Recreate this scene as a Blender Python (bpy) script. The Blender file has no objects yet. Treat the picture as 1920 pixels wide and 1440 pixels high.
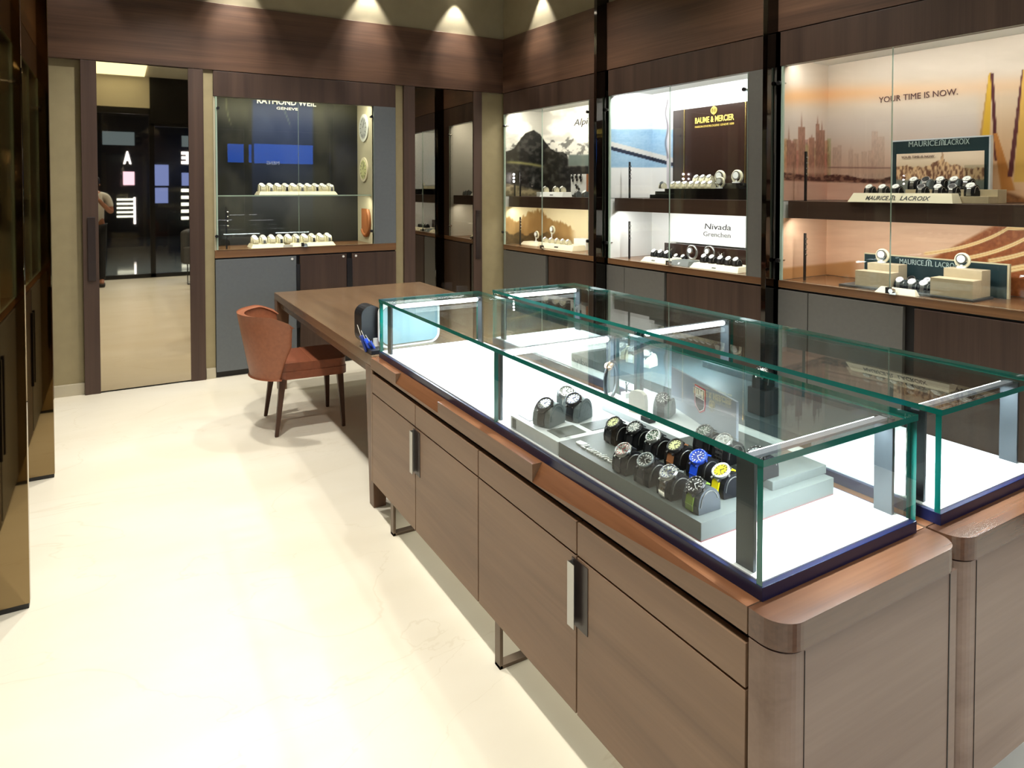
import bpy, math, random
import numpy as np
from mathutils import Vector, Matrix
R = math.radians
PI = math.pi
random.seed(7)
SC = bpy.context.scene
COL = SC.collection

# ------------------------------------------------------------------ camera
CF, CCX, CCY = 1273.17, 960.0, 385.95          # focal length and principal point in px of the 1920x1440 frame
CYAW, CPIT = R(30.2194), R(-1.4053)
CAMZ = 1.55
cam_d = bpy.data.cameras.new('camera')
cam = bpy.data.objects.new('camera', cam_d); COL.objects.link(cam); SC.camera = cam
cam.location = (0, 0, CAMZ)
cam.rotation_euler = (PI/2 + CPIT, 0, -CYAW)
cam_d.sensor_width = 36; cam_d.lens = CF/1920*36
cam_d.shift_y = -(720-CCY)/1920
cam_d.clip_start = 0.02; cam_d.clip_end = 200

# ------------------------------------------------------------------ world, exposure, lights
SC.view_settings.view_transform = 'Standard'; SC.view_settings.look = 'None'
SC.view_settings.gamma = 1; SC.view_settings.exposure = 0.0
SC.cycles.transparent_max_bounces = 32; SC.cycles.max_bounces = 9
SC.cycles.glossy_bounces = 5; SC.cycles.caustics_reflective = False; SC.cycles.caustics_refractive = False
SC.cycles.sample_clamp_indirect = 4; SC.cycles.blur_glossy = 0.3
w = bpy.data.worlds.new('world'); SC.world = w; w.use_nodes = True
w.node_tree.nodes['Background'].inputs[0].default_value = (0.55, 0.5, 0.45, 1)
w.node_tree.nodes['Background'].inputs[1].default_value = 0.05
CEIL = 3.5
def light(name, kind, loc, power, color=(1, 1, 1), rot=(0, 0, 0), parent=None, **kw):
    d = bpy.data.lights.new(name, kind); d.energy = power; d.color = color
    for k, v in kw.items(): setattr(d, k, v)
    o = bpy.data.objects.new(name, d); COL.objects.link(o); o.location = loc; o.rotation_euler = rot
    if parent: o.parent = parent
    return o
WARM = (1.0, 0.945, 0.85); NEUT = (1.0, 0.93, 0.82); COOL = (0.86, 0.94, 1.0)
# general downlights of the shop ceiling (fixtures are built further down)
DOWN = [(0.35, 0.35), (0.35, 1.9), (0.35, 3.4), (0.45, 5.0), (1.65, 0.3), (1.75, 2.4), (1.6, 4.7), (2.75, 1.0), (2.75, 2.7), (2.7, 4.4)]
for i, (x, y) in enumerate(DOWN):
    light('downlight_beam', 'SPOT', (x, y, CEIL-0.03), (190 if y > 3 else 122) if x < .6 else (32 if y < .5 else 84), WARM, spot_size=R(125), spot_blend=0.8, shadow_soft_size=0.05)
# daylight-cool light of the mall ceiling coming in through the entrance
light('mall_ceiling_light', 'AREA', (1.6, -3.0, 4.4), 520, (0.80, 0.88, 1.0), rot=(R(42), 0, 0), shape='RECTANGLE', size=4.5, size_y=1.5)
# wall washers: tight beams close to the upper walls
WASH = [(-0.3, 5.92, 0), (0.86, 5.92, 0), (1.985, 5.92, 0), (2.863, 5.92, 0), (3.34, 5.33, 1)]
for x, y, k in WASH:
    light('wall_washer_beam', 'SPOT', (x, y, CEIL-0.03), 45, WARM, spot_size=R(66), spot_blend=0.45, shadow_soft_size=0.012)

for x in (0.86, 1.985, 2.863):  # extra beams without fixtures, added to brighten the pools on the fascia
    light('fascia_boost_beam', 'SPOT', (x, 5.50, CEIL-0.03), 55, WARM, rot=(R(37), 0, 0), spot_size=R(38), spot_blend=0.9, shadow_soft_size=0.02)
light('fascia_boost_beam', 'SPOT', (2.92, 5.33, CEIL-0.03), 40, WARM, rot=(0, R(-37), 0), spot_size=R(38), spot_blend=0.9, shadow_soft_size=0.02)  # the same added beam for the fascia of the right wall
# ------------------------------------------------------------------ pixel to place (photo frame 1920x1440)
_F = np.array([math.sin(CYAW)*math.cos(CPIT), math.cos(CYAW)*math.cos(CPIT), math.sin(CPIT)])
_R = np.array([math.cos(CYAW), -math.sin(CYAW), 0.0]); _U = np.cross(_R, _F)
_C = np.array([0, 0, CAMZ])
def _ray(px, py): return _F + _R*(px-CCX)/CF + _U*(CCY-py)/CF
def PZ(px, py, z): r = _ray(px, py); return _C + r*((z-CAMZ)/r[2])
def PY(px, py, y): r = _ray(px, py); return _C + r*(y/r[1])
def PX(px, py, x): r = _ray(px, py); return _C + r*(x/r[0])
XR, YB, AL = 3.3817, 5.9916, 0.0442
MR = Matrix(((math.sin(AL), math.cos(AL), 0, XR), (-math.cos(AL), math.sin(AL), 0, YB), (0, 0, 1, 0), (0, 0, 0, 1)))   # right wall: x along it toward the camera, y into it
MBK = Matrix.Translation((0, YB, 0))
XL = -0.46
ML = Matrix(((0, -1, 0, XL), (1, 0, 0, 0), (0, 0, 1, 0), (0, 0, 0, 1)))
def loc(M, p): return M.inverted() @ Vector(p)
def WP(M, px, py, d):                              # photo pixel on the plane y=d of a wall frame -> (along, z)
    Mi = M.inverted(); o = Mi @ Vector(_C); r = Mi.to_3x3() @ Vector(_ray(px, py)); t = (d-o.y)/r.y; q = o + r*t
    return q.x, q.z
def project(P):
    v = P - _C; z = v @ _F
    return CCX + CF*(v @ _R)/z, CCY - CF*(v @ _U)/z

# ------------------------------------------------------------------ materials
def lin(c): 
    c = np.asarray(c, float)/255.0
    return np.where(c <= 0.04045, c/12.92, ((c+0.055)/1.055)**2.4)
def hexa(r, g, b, k=1.0):
    l = lin((r, g, b))*k
    return (float(l[0]), float(l[1]), float(l[2]), 1)
def mat(name, color, rough=0.5, metal=0.0, spec=0.5, emit=None, es=0.0, coat=0.0):
    m = bpy.data.materials.new(name); m.use_nodes = True; b = m.node_tree.nodes['Principled BSDF']
    b.inputs['Base Color'].default_value = color if len(color) == 4 else (*color, 1)
    b.inputs['Roughness'].default_value = rough; b.inputs['Metallic'].default_value = metal
    b.inputs['Specular IOR Level'].default_value = spec
    if coat: b.inputs['Coat Weight'].default_value = coat; b.inputs['Coat Roughness'].default_value = 0.08
    if emit: b.inputs['Emission Color'].default_value = (*emit, 1); b.inputs['Emission Strength'].default_value = es
    return m
def vary(m, amt=0.12, scale=30, detail=3):         # slight uneven tone and roughness so that no surface is perfectly flat
    nt = m.node_tree; b = nt.nodes['Principled BSDF']; c = tuple(b.inputs['Base Color'].default_value)
    tc = nt.nodes.new('ShaderNodeTexCoord'); n = nt.nodes.new('ShaderNodeTexNoise'); n.inputs['Scale'].default_value = scale; n.inputs['Detail'].default_value = detail
    r = nt.nodes.new('ShaderNodeValToRGB'); r.color_ramp.elements[0].position = 0.3; r.color_ramp.elements[1].position = 0.7
    r.color_ramp.elements[0].color = (*[x*(1-amt) for x in c[:3]], 1); r.color_ramp.elements[1].color = (*[min(1, x*(1+amt)) for x in c[:3]], 1)
    nt.links.new(tc.outputs['Object'], n.inputs['Vector']); nt.links.new(n.outputs['Fac'], r.inputs['Fac']); nt.links.new(r.outputs['Color'], b.inputs['Base Color'])
    return m
def wood(name, dark, light_, axis, rough=0.35, along=0.5, across=9.0, spec=0.4, coat=0.0, streak=1.0):
    m = mat(name, dark, rough, spec=spec, coat=coat); nt = m.node_tree; b = nt.nodes['Principled BSDF']
    tc = nt.nodes.new('ShaderNodeTexCoord'); mp = nt.nodes.new('ShaderNodeMapping')
    s = [across]*3; s['xyz'.index(axis)] = along; mp.inputs['Scale'].default_value = s
    n = nt.nodes.new('ShaderNodeTexNoise'); n.inputs['Scale'].default_value = 1.0; n.inputs['Detail'].default_value = 5; n.inputs['Roughness'].default_value = 0.55; n.inputs['Distortion'].default_value = 0.6
    mp2 = nt.nodes.new('ShaderNodeMapping'); s2 = [across*14]*3; s2['xyz'.index(axis)] = along*3; mp2.inputs['Scale'].default_value = s2
    n2 = nt.nodes.new('ShaderNodeTexNoise'); n2.inputs['Scale'].default_value = 1.0; n2.inputs['Detail'].default_value = 3
    mx = nt.nodes.new('ShaderNodeMath'); mx.operation = 'MULTIPLY_ADD'; mx.inputs[1].default_value = 0.3*streak
    r = nt.nodes.new('ShaderNodeValToRGB'); r.color_ramp.elements[0].position = 0.42; r.color_ramp.elements[1].position = 0.9
    r.color_ramp.elements[0].color = (*dark[:3], 1); r.color_ramp.elements[1].color = (*light_[:3], 1)
    L = nt.links.new
    L(tc.outputs['Object'], mp.inputs['Vector']); L(tc.outputs['Object'], mp2.inputs['Vector']); L(mp.outputs[0], n.inputs['Vector']); L(mp2.outputs[0], n2.inputs['Vector'])
    L(n2.outputs['Fac'], mx.inputs[0]); L(n.outputs['Fac'], mx.inputs[2]); L(mx.outputs[0], r.inputs['Fac']); L(r.outputs['Color'], b.inputs['Base Color'])
    bp = nt.nodes.new('ShaderNodeBump'); bp.inputs['Strength'].default_value = 0.06; bp.inputs['Distance'].default_value = 0.002
    L(n2.outputs['Fac'], bp.inputs['Height']); L(bp.outputs[0], b.inputs['Normal'])
    return m
def glass(name, tint, ior=1.45):
    m = bpy.data.materials.new(name); m.use_nodes = True; nt = m.node_tree; nt.nodes.clear(); N = nt.nodes.new; L = nt.links.new
    out = N('ShaderNodeOutputMaterial'); mix = N('ShaderNodeMixShader'); t = N('ShaderNodeBsdfTransparent'); g = N('ShaderNodeBsdfGlossy'); g.inputs['Roughness'].default_value = 0.0
    t.inputs[0].default_value = (*tint, 1); ge = N('ShaderNodeNewGeometry'); ma = N('ShaderNodeMath'); ma.operation = 'MULTIPLY_ADD'
    ma.inputs[1].default_value = 1/ior-ior; ma.inputs[2].default_value = ior; fr = N('ShaderNodeFresnel')
    L(ge.outputs['Backfacing'], ma.inputs[0]); L(ma.outputs[0], fr.inputs['IOR']); L(fr.outputs[0], mix.inputs[0]); L(t.outputs[0], mix.inputs[1]); L(g.outputs[0], mix.inputs[2]); L(mix.outputs[0], out.inputs[0])
    return m
M = {}
M['floor'] = mat('cream_floor', hexa(236, 226, 200), 0.32, spec=0.35)
M['fascia'] = wood('dark_walnut_horizontal', hexa(58, 42, 36), hexa(110, 82, 64), 'x', 0.42, 0.45, 7)
M['wall_wood'] = wood('dark_walnut_vertical', hexa(54, 40, 34), hexa(80, 62, 52), 'z', 0.45, 0.4, 10)
M['frame_wood'] = wood('frame_walnut', hexa(66, 50, 43), hexa(88, 69, 59), 'z', 0.5, 0.4, 12, streak=.6)
M['counter'] = wood('counter_walnut_front', hexa(116, 91, 72), hexa(150, 121, 97), 'y', 0.42, 0.5, 6, streak=.6)
M['counter_x'] = wood('counter_walnut_end', hexa(120, 97, 84), hexa(152, 129, 114), 'x', 0.42, 0.5, 7, streak=.6)
M['counter_top'] = wood('counter_walnut_top', hexa(82, 53, 37), hexa(120, 84, 62), 'x', 0.2, 0.5, 7, spec=.6)
M['counter_top_y'] = wood('counter_walnut_lip', hexa(108, 70, 46), hexa(150, 102, 70), 'y', 0.24, 0.5, 7, spec=.6)
M['table'] = wood('table_walnut', hexa(98, 78, 60), hexa(126, 102, 78), 'y', 0.24, 0.5, 8)
M['beige'] = vary(mat('beige_paint', hexa(158, 146, 112), 0.7), .05, 12)
M['upper'] = vary(mat('upper_wall_paint', hexa(150, 142, 118), 0.75), .05, 8)
M['ceiling'] = mat('ceiling_white', hexa(214, 208, 190), 0.8)
M['base_white'] = mat('skirting_pale', hexa(190, 182, 160), 0.5)
M['grey'] = vary(mat('grey_laminate', hexa(98, 97, 93), 0.45), .04, 40)
M['greyblue'] = vary(mat('blue_grey_panel', hexa(97, 103, 108), 0.45), .04, 40)
M['gap'] = mat('shadow_gap_black', hexa(20, 16, 15), 0.5)
M['fin'] = mat('bronze_dark_mirror', (0.26, 0.19, 0.10, 1), 0.03, metal=1.0)
M['fin_black'] = mat('black_mirror_fin', (0.05, 0.045, 0.04, 1), 0.04, metal=1.0, coat=.5)
M['black_gloss'] = mat('black_gloss', hexa(18, 17, 18), 0.08, spec=0.6)
M['mirror'] = mat('bronze_mirror', (0.50, 0.43, 0.32, 1), 0.015, metal=1.0)
M['mirror_dark'] = mat('smoked_mirror', (0.36, 0.32, 0.26, 1), 0.015, metal=1.0)
M['black'] = mat('black_metal', hexa(24, 23, 24), 0.35)
M['frame_blue_sheen'] = mat('black_lacquer_blue_sheen', hexa(17, 25, 62), 0.3, spec=0.5)  # blue reflection on the black case frame, put into its base colour
M['steel'] = mat('brushed_steel', (0.40, 0.40, 0.39, 1), 0.3, metal=1.0)
M['chrome'] = mat('chrome', (0.8, 0.8, 0.8, 1), 0.08, metal=1.0)
M['dark_steel'] = mat('dark_bronze_steel', hexa(112, 98, 86), 0.35, metal=0.7)
M['post'] = mat('anodised_post', hexa(64, 70, 74), 0.3, metal=0.5)
M['white'] = mat('white_plastic', hexa(236, 238, 236), 0.35)
M['case_floor'] = mat('white_case_floor', hexa(246, 248, 250), 0.3)
M['cream_card'] = mat('cream_card', hexa(236, 228, 200), 0.5)
M['greycard'] = vary(mat('light_grey_board', hexa(212, 218, 222), 0.5), .03, 50)
M['board_grey'] = vary(mat('mid_grey_board', hexa(150, 160, 172), 0.5), .03, 50)
M['slate'] = mat('dark_slate_lining', hexa(58, 70, 74), 0.45)
M['post_pale'] = mat('pale_aluminium', hexa(176, 178, 196), 0.4, metal=.3)
M['tray_grey'] = vary(mat('grey_tray_leatherette', hexa(86, 92, 90), 0.5), .06, 90)
M['tray_dark'] = mat('charcoal_tray', hexa(70, 74, 74), 0.5)
M['black_fabric'] = vary(mat('black_velvet', hexa(18, 19, 22), 0.8, spec=.15), .15, 120)
M['grey_fabric'] = vary(mat('grey_velvet', hexa(112, 122, 124), 0.7), .1, 120)
M['cream_fabric'] = vary(mat('cream_cuff', hexa(226, 220, 190), 0.6), .04, 80)
M['teal_board'] = vary(mat('dark_teal_board', hexa(34, 54, 58), 0.35), .05, 20)
M['greige'] = vary(mat('greige_block', hexa(190, 176, 146), 0.5), .05, 40)
M['leather'] = vary(mat('cognac_leather', hexa(150, 92, 64), 0.42, spec=0.5), .1, 45)
M['leather_seat'] = vary(mat('cognac_leather_seat', hexa(134, 76, 52), 0.4, spec=0.5), .1, 45)
M['leg_wood'] = wood('dark_leg_wood', hexa(58, 38, 28), hexa(86, 58, 44), 'z', 0.4, 0.5, 20)
M['glass'] = glass('clear_pane', (0.97, 0.98, 0.965))
M['glass_case'] = glass('case_glass', (0.95, 0.985, 0.975), 1.5)
M['glass_side'] = glass('case_side_glass', (0.96, 0.985, 0.98), 1.3)
M['acrylic'] = glass('clear_acrylic', (0.93, 0.94, 0.93), 1.4)
M['edge'] = mat('green_glass_edge', hexa(14, 104, 94), 0.1, spec=0.8)
M['edge'].node_tree.nodes['Principled BSDF'].inputs['Subsurface Weight'].default_value = 0.0
M['edge_pale'] = mat('pale_glass_edge', hexa(176, 196, 182), 0.15, spec=0.8)
M['led'] = mat('led_white', (1, 1, 1, 1), 0.5, emit=(0.93, 0.97, 1.0), es=22)
M['led_warm'] = mat('led_warm', (1, 1, 1, 1), 0.5, emit=(1.0, 0.92, 0.76), es=6)
M['led_dim'] = mat('led_dim', (1, 1, 1, 1), 0.5, emit=(1.0, 0.9, 0.7), es=1.2)
M['spark'] = mat('led_point', (1, 1, 1, 1), 0.5, emit=(1.0, 0.88, 0.9), es=40)
M['gold'] = mat('gold', (0.85, 0.66, 0.25, 1), 0.25, metal=1.0)
M['gold_ink'] = mat('gold_ink', hexa(214, 190, 92), 0.4)
M['white_ink'] = mat('white_letter', hexa(240, 240, 236), 0.4)
M['grey_ink'] = mat('grey_letter', hexa(52, 52, 54), 0.4)
M['brown_ink'] = mat('brown_letter', hexa(92, 60, 60), 0.4)
M['dark_ink'] = mat('dark_letter', hexa(40, 44, 44), 0.4)
M['pale_ink'] = mat('pale_teal_letter', hexa(176, 196, 190), 0.4)
M['red'] = mat('red', hexa(196, 30, 60), 0.4)
M['blue'] = mat('blue', hexa(30, 80, 220), 0.4)
M['blue_dark'] = mat('blue_dark', hexa(24, 50, 130), 0.4)
M['yellow'] = mat('yellow', hexa(232, 212, 20), 0.4)
M['olive'] = mat('olive', hexa(104, 128, 44), 0.5)
M['tan'] = mat('tan', hexa(160, 100, 60), 0.5)
M['rubber'] = mat('black_rubber', hexa(20, 21, 26), 0.5)
M['cream_dial'] = mat('cream_dial', hexa(214, 216, 160), 0.35)
M['grey_dial'] = mat('grey_dial', hexa(120, 128, 128), 0.35)
M['green_dial'] = mat('green_dial', hexa(34, 70, 48), 0.35)
M['white_dial'] = mat('white_dial', hexa(232, 236, 232), 0.35)
M['blue_dial'] = mat('blue_dial', hexa(26, 60, 160), 0.35)
M['black_dial'] = mat('black_dial', hexa(20, 22, 24), 0.3)
M['silver_dial'] = mat('silver_dial', hexa(200, 204, 206), 0.3, metal=.3)
M['trousers'] = mat('black_trousers', hexa(20, 20, 24), 0.8)
M['shirt'] = mat('white_shirt', hexa(205, 205, 200), 0.8)
M['skin'] = mat('skin', hexa(170, 118, 92), 0.5)
M['hair'] = mat('black_hair', hexa(18, 14, 12), 0.6)
M['armchair'] = vary(mat('grey_armchair_fabric', hexa(72, 72, 72), 0.8), .1, 60)
M['mall_floor'] = mat('mall_floor', hexa(120, 132, 136), 0.06, spec=0.8)
M['mall_dark'] = mat('mall_dark_wall', hexa(14, 14, 18), 0.3)
def emis(name, c, s): return mat(name, (0, 0, 0, 1), 0.6, emit=tuple(lin(c)), es=s)
M['s_blue'] = emis('blue_screen', (40, 110, 245), 7)
M['s_white'] = emis('white_sign', (235, 235, 255), 9)
M['s_pink'] = emis('pink_screen', (225, 190, 230), 4)
M['s_lilac'] = emis('lilac_poster', (120, 140, 220), 2.2)
M['s_shelf'] = emis('lit_shelf', (225, 235, 240), 5)
M['s_cove'] = emis('ceiling_cove', (255, 246, 200), 3.5)

M['dark_pull'] = mat('dark_pull', hexa(48, 38, 36), 0.35)
M['worktop'] = wood('showcase_worktop', hexa(92, 64, 44), hexa(140, 104, 72), 'x', 0.25, 0.5, 9)
M['shelf'] = wood('showcase_shelf', hexa(56, 40, 34), hexa(80, 60, 50), 'x', 0.35, 0.5, 9)
M['inner_dark'] = mat('dark_lining', hexa(46, 44, 40), 0.5)
M['inner_beige'] = mat('pale_lining', hexa(190, 184, 160), 0.6)
M['red_brown'] = mat('red_brown_edge', hexa(120, 60, 60), 0.5)
M['charcoal_fabric'] = vary(mat('charcoal_satin', hexa(52, 58, 64), 0.5), .08, 100)
M['acrylic_milky'] = mat('milky_acrylic', hexa(222, 216, 204), 0.3)
M['rose'] = mat('rose_gold', (0.8, 0.55, 0.42, 1), 0.25, metal=1.0)
M['table_leg'] = wood('table_leg_walnut', hexa(84, 60, 46), hexa(118, 88, 66), 'z', 0.35, 0.5, 9)
M['pale_lining_blue'] = mat('pale_blue_lining', hexa(130, 158, 170), 0.5)
M['black_nylon'] = mat('black_nylon', hexa(18, 20, 26), 0.4)
M['s_dim'] = emis('dim_sign', (120, 140, 160), 1.2)
M['lips'] = mat('lips', hexa(140, 80, 70), 0.5)
M['silver_ink'] = mat('silver_letter', hexa(120, 120, 118), 0.4)
M['board_brown'] = mat('dark_brown_board', hexa(44, 28, 22), 0.2, spec=.6)
M['edge_cream'] = mat('cream_edge', hexa(206, 196, 160), 0.5)
# ------------------------------------------------------------------ mesh builder
class MB:
    def __init__(s): s.v = []; s.f = []; s.m = []; s.mats = []; s.sm = []
    def mi(s, m):
        if m not in s.mats: s.mats.append(m)
        return s.mats.index(m)
    def add(s, vs, fs, m, smooth=False, T=None):
        b = len(s.v); i = s.mi(m)
        s.v += [tuple(T @ Vector(p)) if T is not None else tuple(p) for p in vs]
        for f in fs: s.f.append(tuple(b+k for k in f)); s.m.append(i); s.sm.append(smooth)
        return s
    def box(s, x0, x1, y0, y1, z0, z1, m, T=None, em=None, thin=None):
        if x0 > x1: x0, x1 = x1, x0
        if y0 > y1: y0, y1 = y1, y0
        if z0 > z1: z0, z1 = z1, z0
        vs = [(x0, y0, z0), (x1, y0, z0), (x1, y1, z0), (x0, y1, z0), (x0, y0, z1), (x1, y0, z1), (x1, y1, z1), (x0, y1, z1)]
        fs = [(0, 3, 2, 1), (4, 5, 6, 7), (0, 1, 5, 4), (2, 3, 7, 6), (1, 2, 6, 5), (3, 0, 4, 7)]
        if em is None: return s.add(vs, fs, m, False, T)
        big = {'x': (4, 5), 'y': (2, 3), 'z': (0, 1)}[thin]          # pane: two wide faces of glass, the rim of edge material
        s.add(vs, [fs[k] for k in big], m, False, T); s.add(vs, [fs[k] for k in range(6) if k not in big], em, False, T)
        return s
    def prism(s, prof, a, b, m, axis='y', T=None, smooth=False, caps=True, capm=None):  # prof: list of 2D points (ccw); axis: the extrusion axis
        n = len(prof)
        def P(p, t):
            return {'y': (p[0], t, p[1]), 'x': (t, p[0], p[1]), 'z': (p[0], p[1], t)}[axis]
        vs = [P(p, a) for p in prof] + [P(p, b) for p in prof]
        fl = axis != 'y'
        side = [(i, (i+1) % n, n+(i+1) % n, n+i) for i in range(n)]
        if not fl: side = [f[::-1] for f in side]
        s.add(vs, side, m, smooth, T)
        if caps:
            c = [tuple(range(n)), tuple(range(2*n-1, n-1, -1))]
            if fl: c = [f[::-1] for f in c]
            s.add(vs, c, capm or m, False, T)
        return s
    def cyl(s, c, r, h, m, n=20, axis='z', r2=None, T=None, caps=True, smooth=True, capm=None):
        r2 = r if r2 is None else r2; vs = []
        for t, rr in ((0, r), (h, r2)):
            for i in range(n):
                a = 2*PI*i/n; u, v = rr*math.cos(a), rr*math.sin(a)
                p = {'z': (u, v, t), 'y': (v, t, u), 'x': (t, u, v)}[axis]
                vs.append((c[0]+p[0], c[1]+p[1], c[2]+p[2]))
        s.add(vs, [(i, (i+1) % n, n+(i+1) % n, n+i) for i in range(n)], m, smooth, T)
        if caps: s.add(vs, [tuple(range(n-1, -1, -1)), tuple(range(n, 2*n))], capm or m, False, T)
        return s
    def lathe(s, c, prof, m, n=24, T=None, smooth=True):
        vs = []; k = len(prof)
        for i in range(n):
            a = 2*PI*i/n
            for r, z in prof: vs.append((c[0]+r*math.cos(a), c[1]+r*math.sin(a), c[2]+z))
        fs = [(i*k+j, ((i+1) % n)*k+j, ((i+1) % n)*k+j+1, i*k+j+1) for i in range(n) for j in range(k-1)]
        return s.add(vs, fs, m, smooth, T)
    def tube(s, pts, r, m, n=8, T=None, closed=False):
        pts = [Vector(p) for p in pts]; vs = []; K = len(pts)
        up0 = None
        for i, p in enumerate(pts):
            a = pts[(i-1) % K] if (closed or i > 0) else p; b = pts[(i+1) % K] if (closed or i < K-1) else p
            d = (b-a).normalized(); u = Vector((0, 0, 1)) if abs(d.z) < .9 else Vector((1, 0, 0))
            if up0 is not None: u = up0
            e1 = d.cross(u).normalized(); e2 = e1.cross(d).normalized(); up0 = e2
            rr = r[i] if isinstance(r, (list, tuple)) else r
            for j in range(n):
                t = 2*PI*j/n; vs.append(p + e1*rr*math.cos(t) + e2*rr*math.sin(t))
        rng = range(K if closed else K-1)
        fs = [(i*n+j, ((i+1) % K)*n+j, ((i+1) % K)*n+(j+1) % n, i*n+(j+1) % n) for i in rng for j in range(n)]
        s.add(vs, fs, m, True, T)
        if not closed: s.add(vs, [tuple(range(n)), tuple(range(K*n-1, K*n-n-1, -1))], m, False, T)
        return s
    def mesh(s, name):
        me = bpy.data.meshes.new(name); me.from_pydata(s.v, [], s.f)
        for m in s.mats: me.materials.append(m if not isinstance(m, str) else M[m])
        me.polygons.foreach_set('material_index', s.m); me.polygons.foreach_set('use_smooth', s.sm); me.update()
        return me
    def build(s, name, parent=None, bevel=0, seg=2, matrix=None):
        o = bpy.data.objects.new(name, s.mesh(name)); COL.objects.link(o)
        if parent: o.parent = parent
        if matrix is not None: o.matrix_world = matrix
        if bevel:
            b = o.modifiers.new('bevel', 'BEVEL'); b.width = bevel; b.segments = seg; b.limit_method = 'ANGLE'; b.angle_limit = R(40)
        return o
def tag(o, label, cat, group=None):
    o['label'] = label; o['category'] = cat
    if group: o['group'] = group
    return o
def thing(name, label, cat, loc_=(0, 0, 0), rz=0, group=None, matrix=None):
    o = bpy.data.objects.new(name, None); COL.objects.link(o); o.empty_display_size = 0.05
    if matrix is not None: o.matrix_world = matrix
    else: o.location = loc_; o.rotation_euler = (0, 0, rz)
    return tag(o, label, cat, group)
def struct(o, label=None):
    o['kind'] = 'structure'
    return o
def copy_tree(o, parent=None):
    c = o.copy(); COL.objects.link(c); c.parent = parent
    if parent is not None: c.matrix_parent_inverse = o.matrix_parent_inverse.copy()
    for ch in list(o.children): copy_tree(ch, c)
    return c
_dg = None
def text(parent, body, size, m, pos, facing='wall', name='lettering', extrude=0.0008, align='LEFT', width=None, T=None, shear=0, bold=0.0, spacing=1.0):
    cu = bpy.data.curves.new(name, 'FONT'); cu.body = body; cu.size = size; cu.extrude = extrude; cu.align_x = align; cu.shear = shear; cu.offset = bold; cu.space_character = spacing
    cu.resolution_u = 3
    to = bpy.data.objects.new('tmp', cu); COL.objects.link(to)
    dg = bpy.context.evaluated_depsgraph_get(); dg.update()
    me = bpy.data.meshes.new_from_object(to.evaluated_get(dg)); bpy.data.objects.remove(to); bpy.data.curves.remove(cu)
    co = np.empty(len(me.vertices)*3); me.vertices.foreach_get('co', co); co = co.reshape(-1, 3)
    if width:
        wd = co[:, 0].max()-co[:, 0].min(); co[:, 0] *= width/wd
    if T is None: T = Matrix.Translation(pos) @ Matrix.Rotation(PI/2, 4, 'X')
    me.vertices.foreach_set('co', co.ravel()); me.transform(T); me.update()
    me.materials.clear(); me.materials.append(M[m])
    o = bpy.data.objects.new(name, me); COL.objects.link(o)
    if parent: o.parent = parent
    return o
def noise2(x, y, seed=0):
    def h(ix, iy):
        n = (ix*374761393 + iy*668265263 + seed*1442695041) & 0x7fffffff
        n = (n ^ (n >> 13))*1274126177 & 0x7fffffff
        return ((n ^ (n >> 16)) & 0xffff)/65535.0
    ix = np.floor(x).astype(np.int64); iy = np.floor(y).astype(np.int64); fx = x-ix; fy = y-iy
    fx = fx*fx*(3-2*fx); fy = fy*fy*(3-2*fy)
    return (h(ix, iy)*(1-fx)+h(ix+1, iy)*fx)*(1-fy)+(h(ix, iy+1)*(1-fx)+h(ix+1, iy+1)*fx)*fy
def fbm(x, y, seed=0, o=4):
    t = 0; a = 0.5
    for k in range(o): t = t+a*noise2(x*2**k, y*2**k, seed+k); a /= 2
    return t/(1-0.5**o)
def print_mat(name, rough=0.45):
    m = bpy.data.materials.new(name); m.use_nodes = True; b = m.node_tree.nodes['Principled BSDF']; b.inputs['Roughness'].default_value = rough
    b.inputs['Specular IOR Level'].default_value = 0.25
    a = m.node_tree.nodes.new('ShaderNodeAttribute'); a.attribute_name = 'artwork'; m.node_tree.links.new(a.outputs['Color'], b.inputs['Base Color'])
    return m
PM = print_mat('printed_artwork')
def print_sheet(name, parent, Mx, path, z0, z1, cell, paint, lift=0.0):
    """A printed sheet: follows a bent path (list of (along, depth)) in a wall frame; artwork colours stored on the mesh."""
    us = []; ps = []
    L = 0
    for (a, b) in zip(path[:-1], path[1:]):
        d = math.dist(a, b); n = max(2, int(d/cell))
        for i in range(n): t = i/n; ps.append((a[0]+(b[0]-a[0])*t, a[1]+(b[1]-a[1])*t)); us.append(L+d*t)
        L += d
    ps.append(path[-1]); us.append(L)
    nz = max(2, int((z1-z0)/cell)); zs = np.linspace(z0, z1, nz+1); nu = len(ps)
    P = np.array([(p[0], p[1], z) for z in zs for p in ps]); U = np.array([u for z in zs for u in us]); Z = P[:, 2].copy()
    Mn = np.array(Mx); W = P @ Mn[:3, :3].T + Mn[:3, 3]; px, py = project(W)
    colr = paint(U, Z, px, py); colr = lin(np.clip(colr, 0, 255))
    fs = [(j*nu+i, j*nu+i+1, (j+1)*nu+i+1, (j+1)*nu+i) for j in range(nz) for i in range(nu-1)]
    me = bpy.data.meshes.new(name); me.from_pydata(P.tolist(), [], fs); me.materials.append(PM)
    ca = me.color_attributes.new('artwork', 'FLOAT_COLOR', 'POINT'); ca.data.foreach_set('color', np.concatenate([colr, np.ones((len(colr), 1))], 1).ravel())
    me.update(); o = bpy.data.objects.new(name, me); COL.objects.link(o); o.parent = parent
    return o
def C3(*c): return np.array(c, float)
def mixc(a, b, t): return a*(1-t[:, None])+b*t[:, None]
def sm(x, a, b): t = np.clip((x-a)/(b-a), 0, 1); return t*t*(3-2*t)

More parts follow.
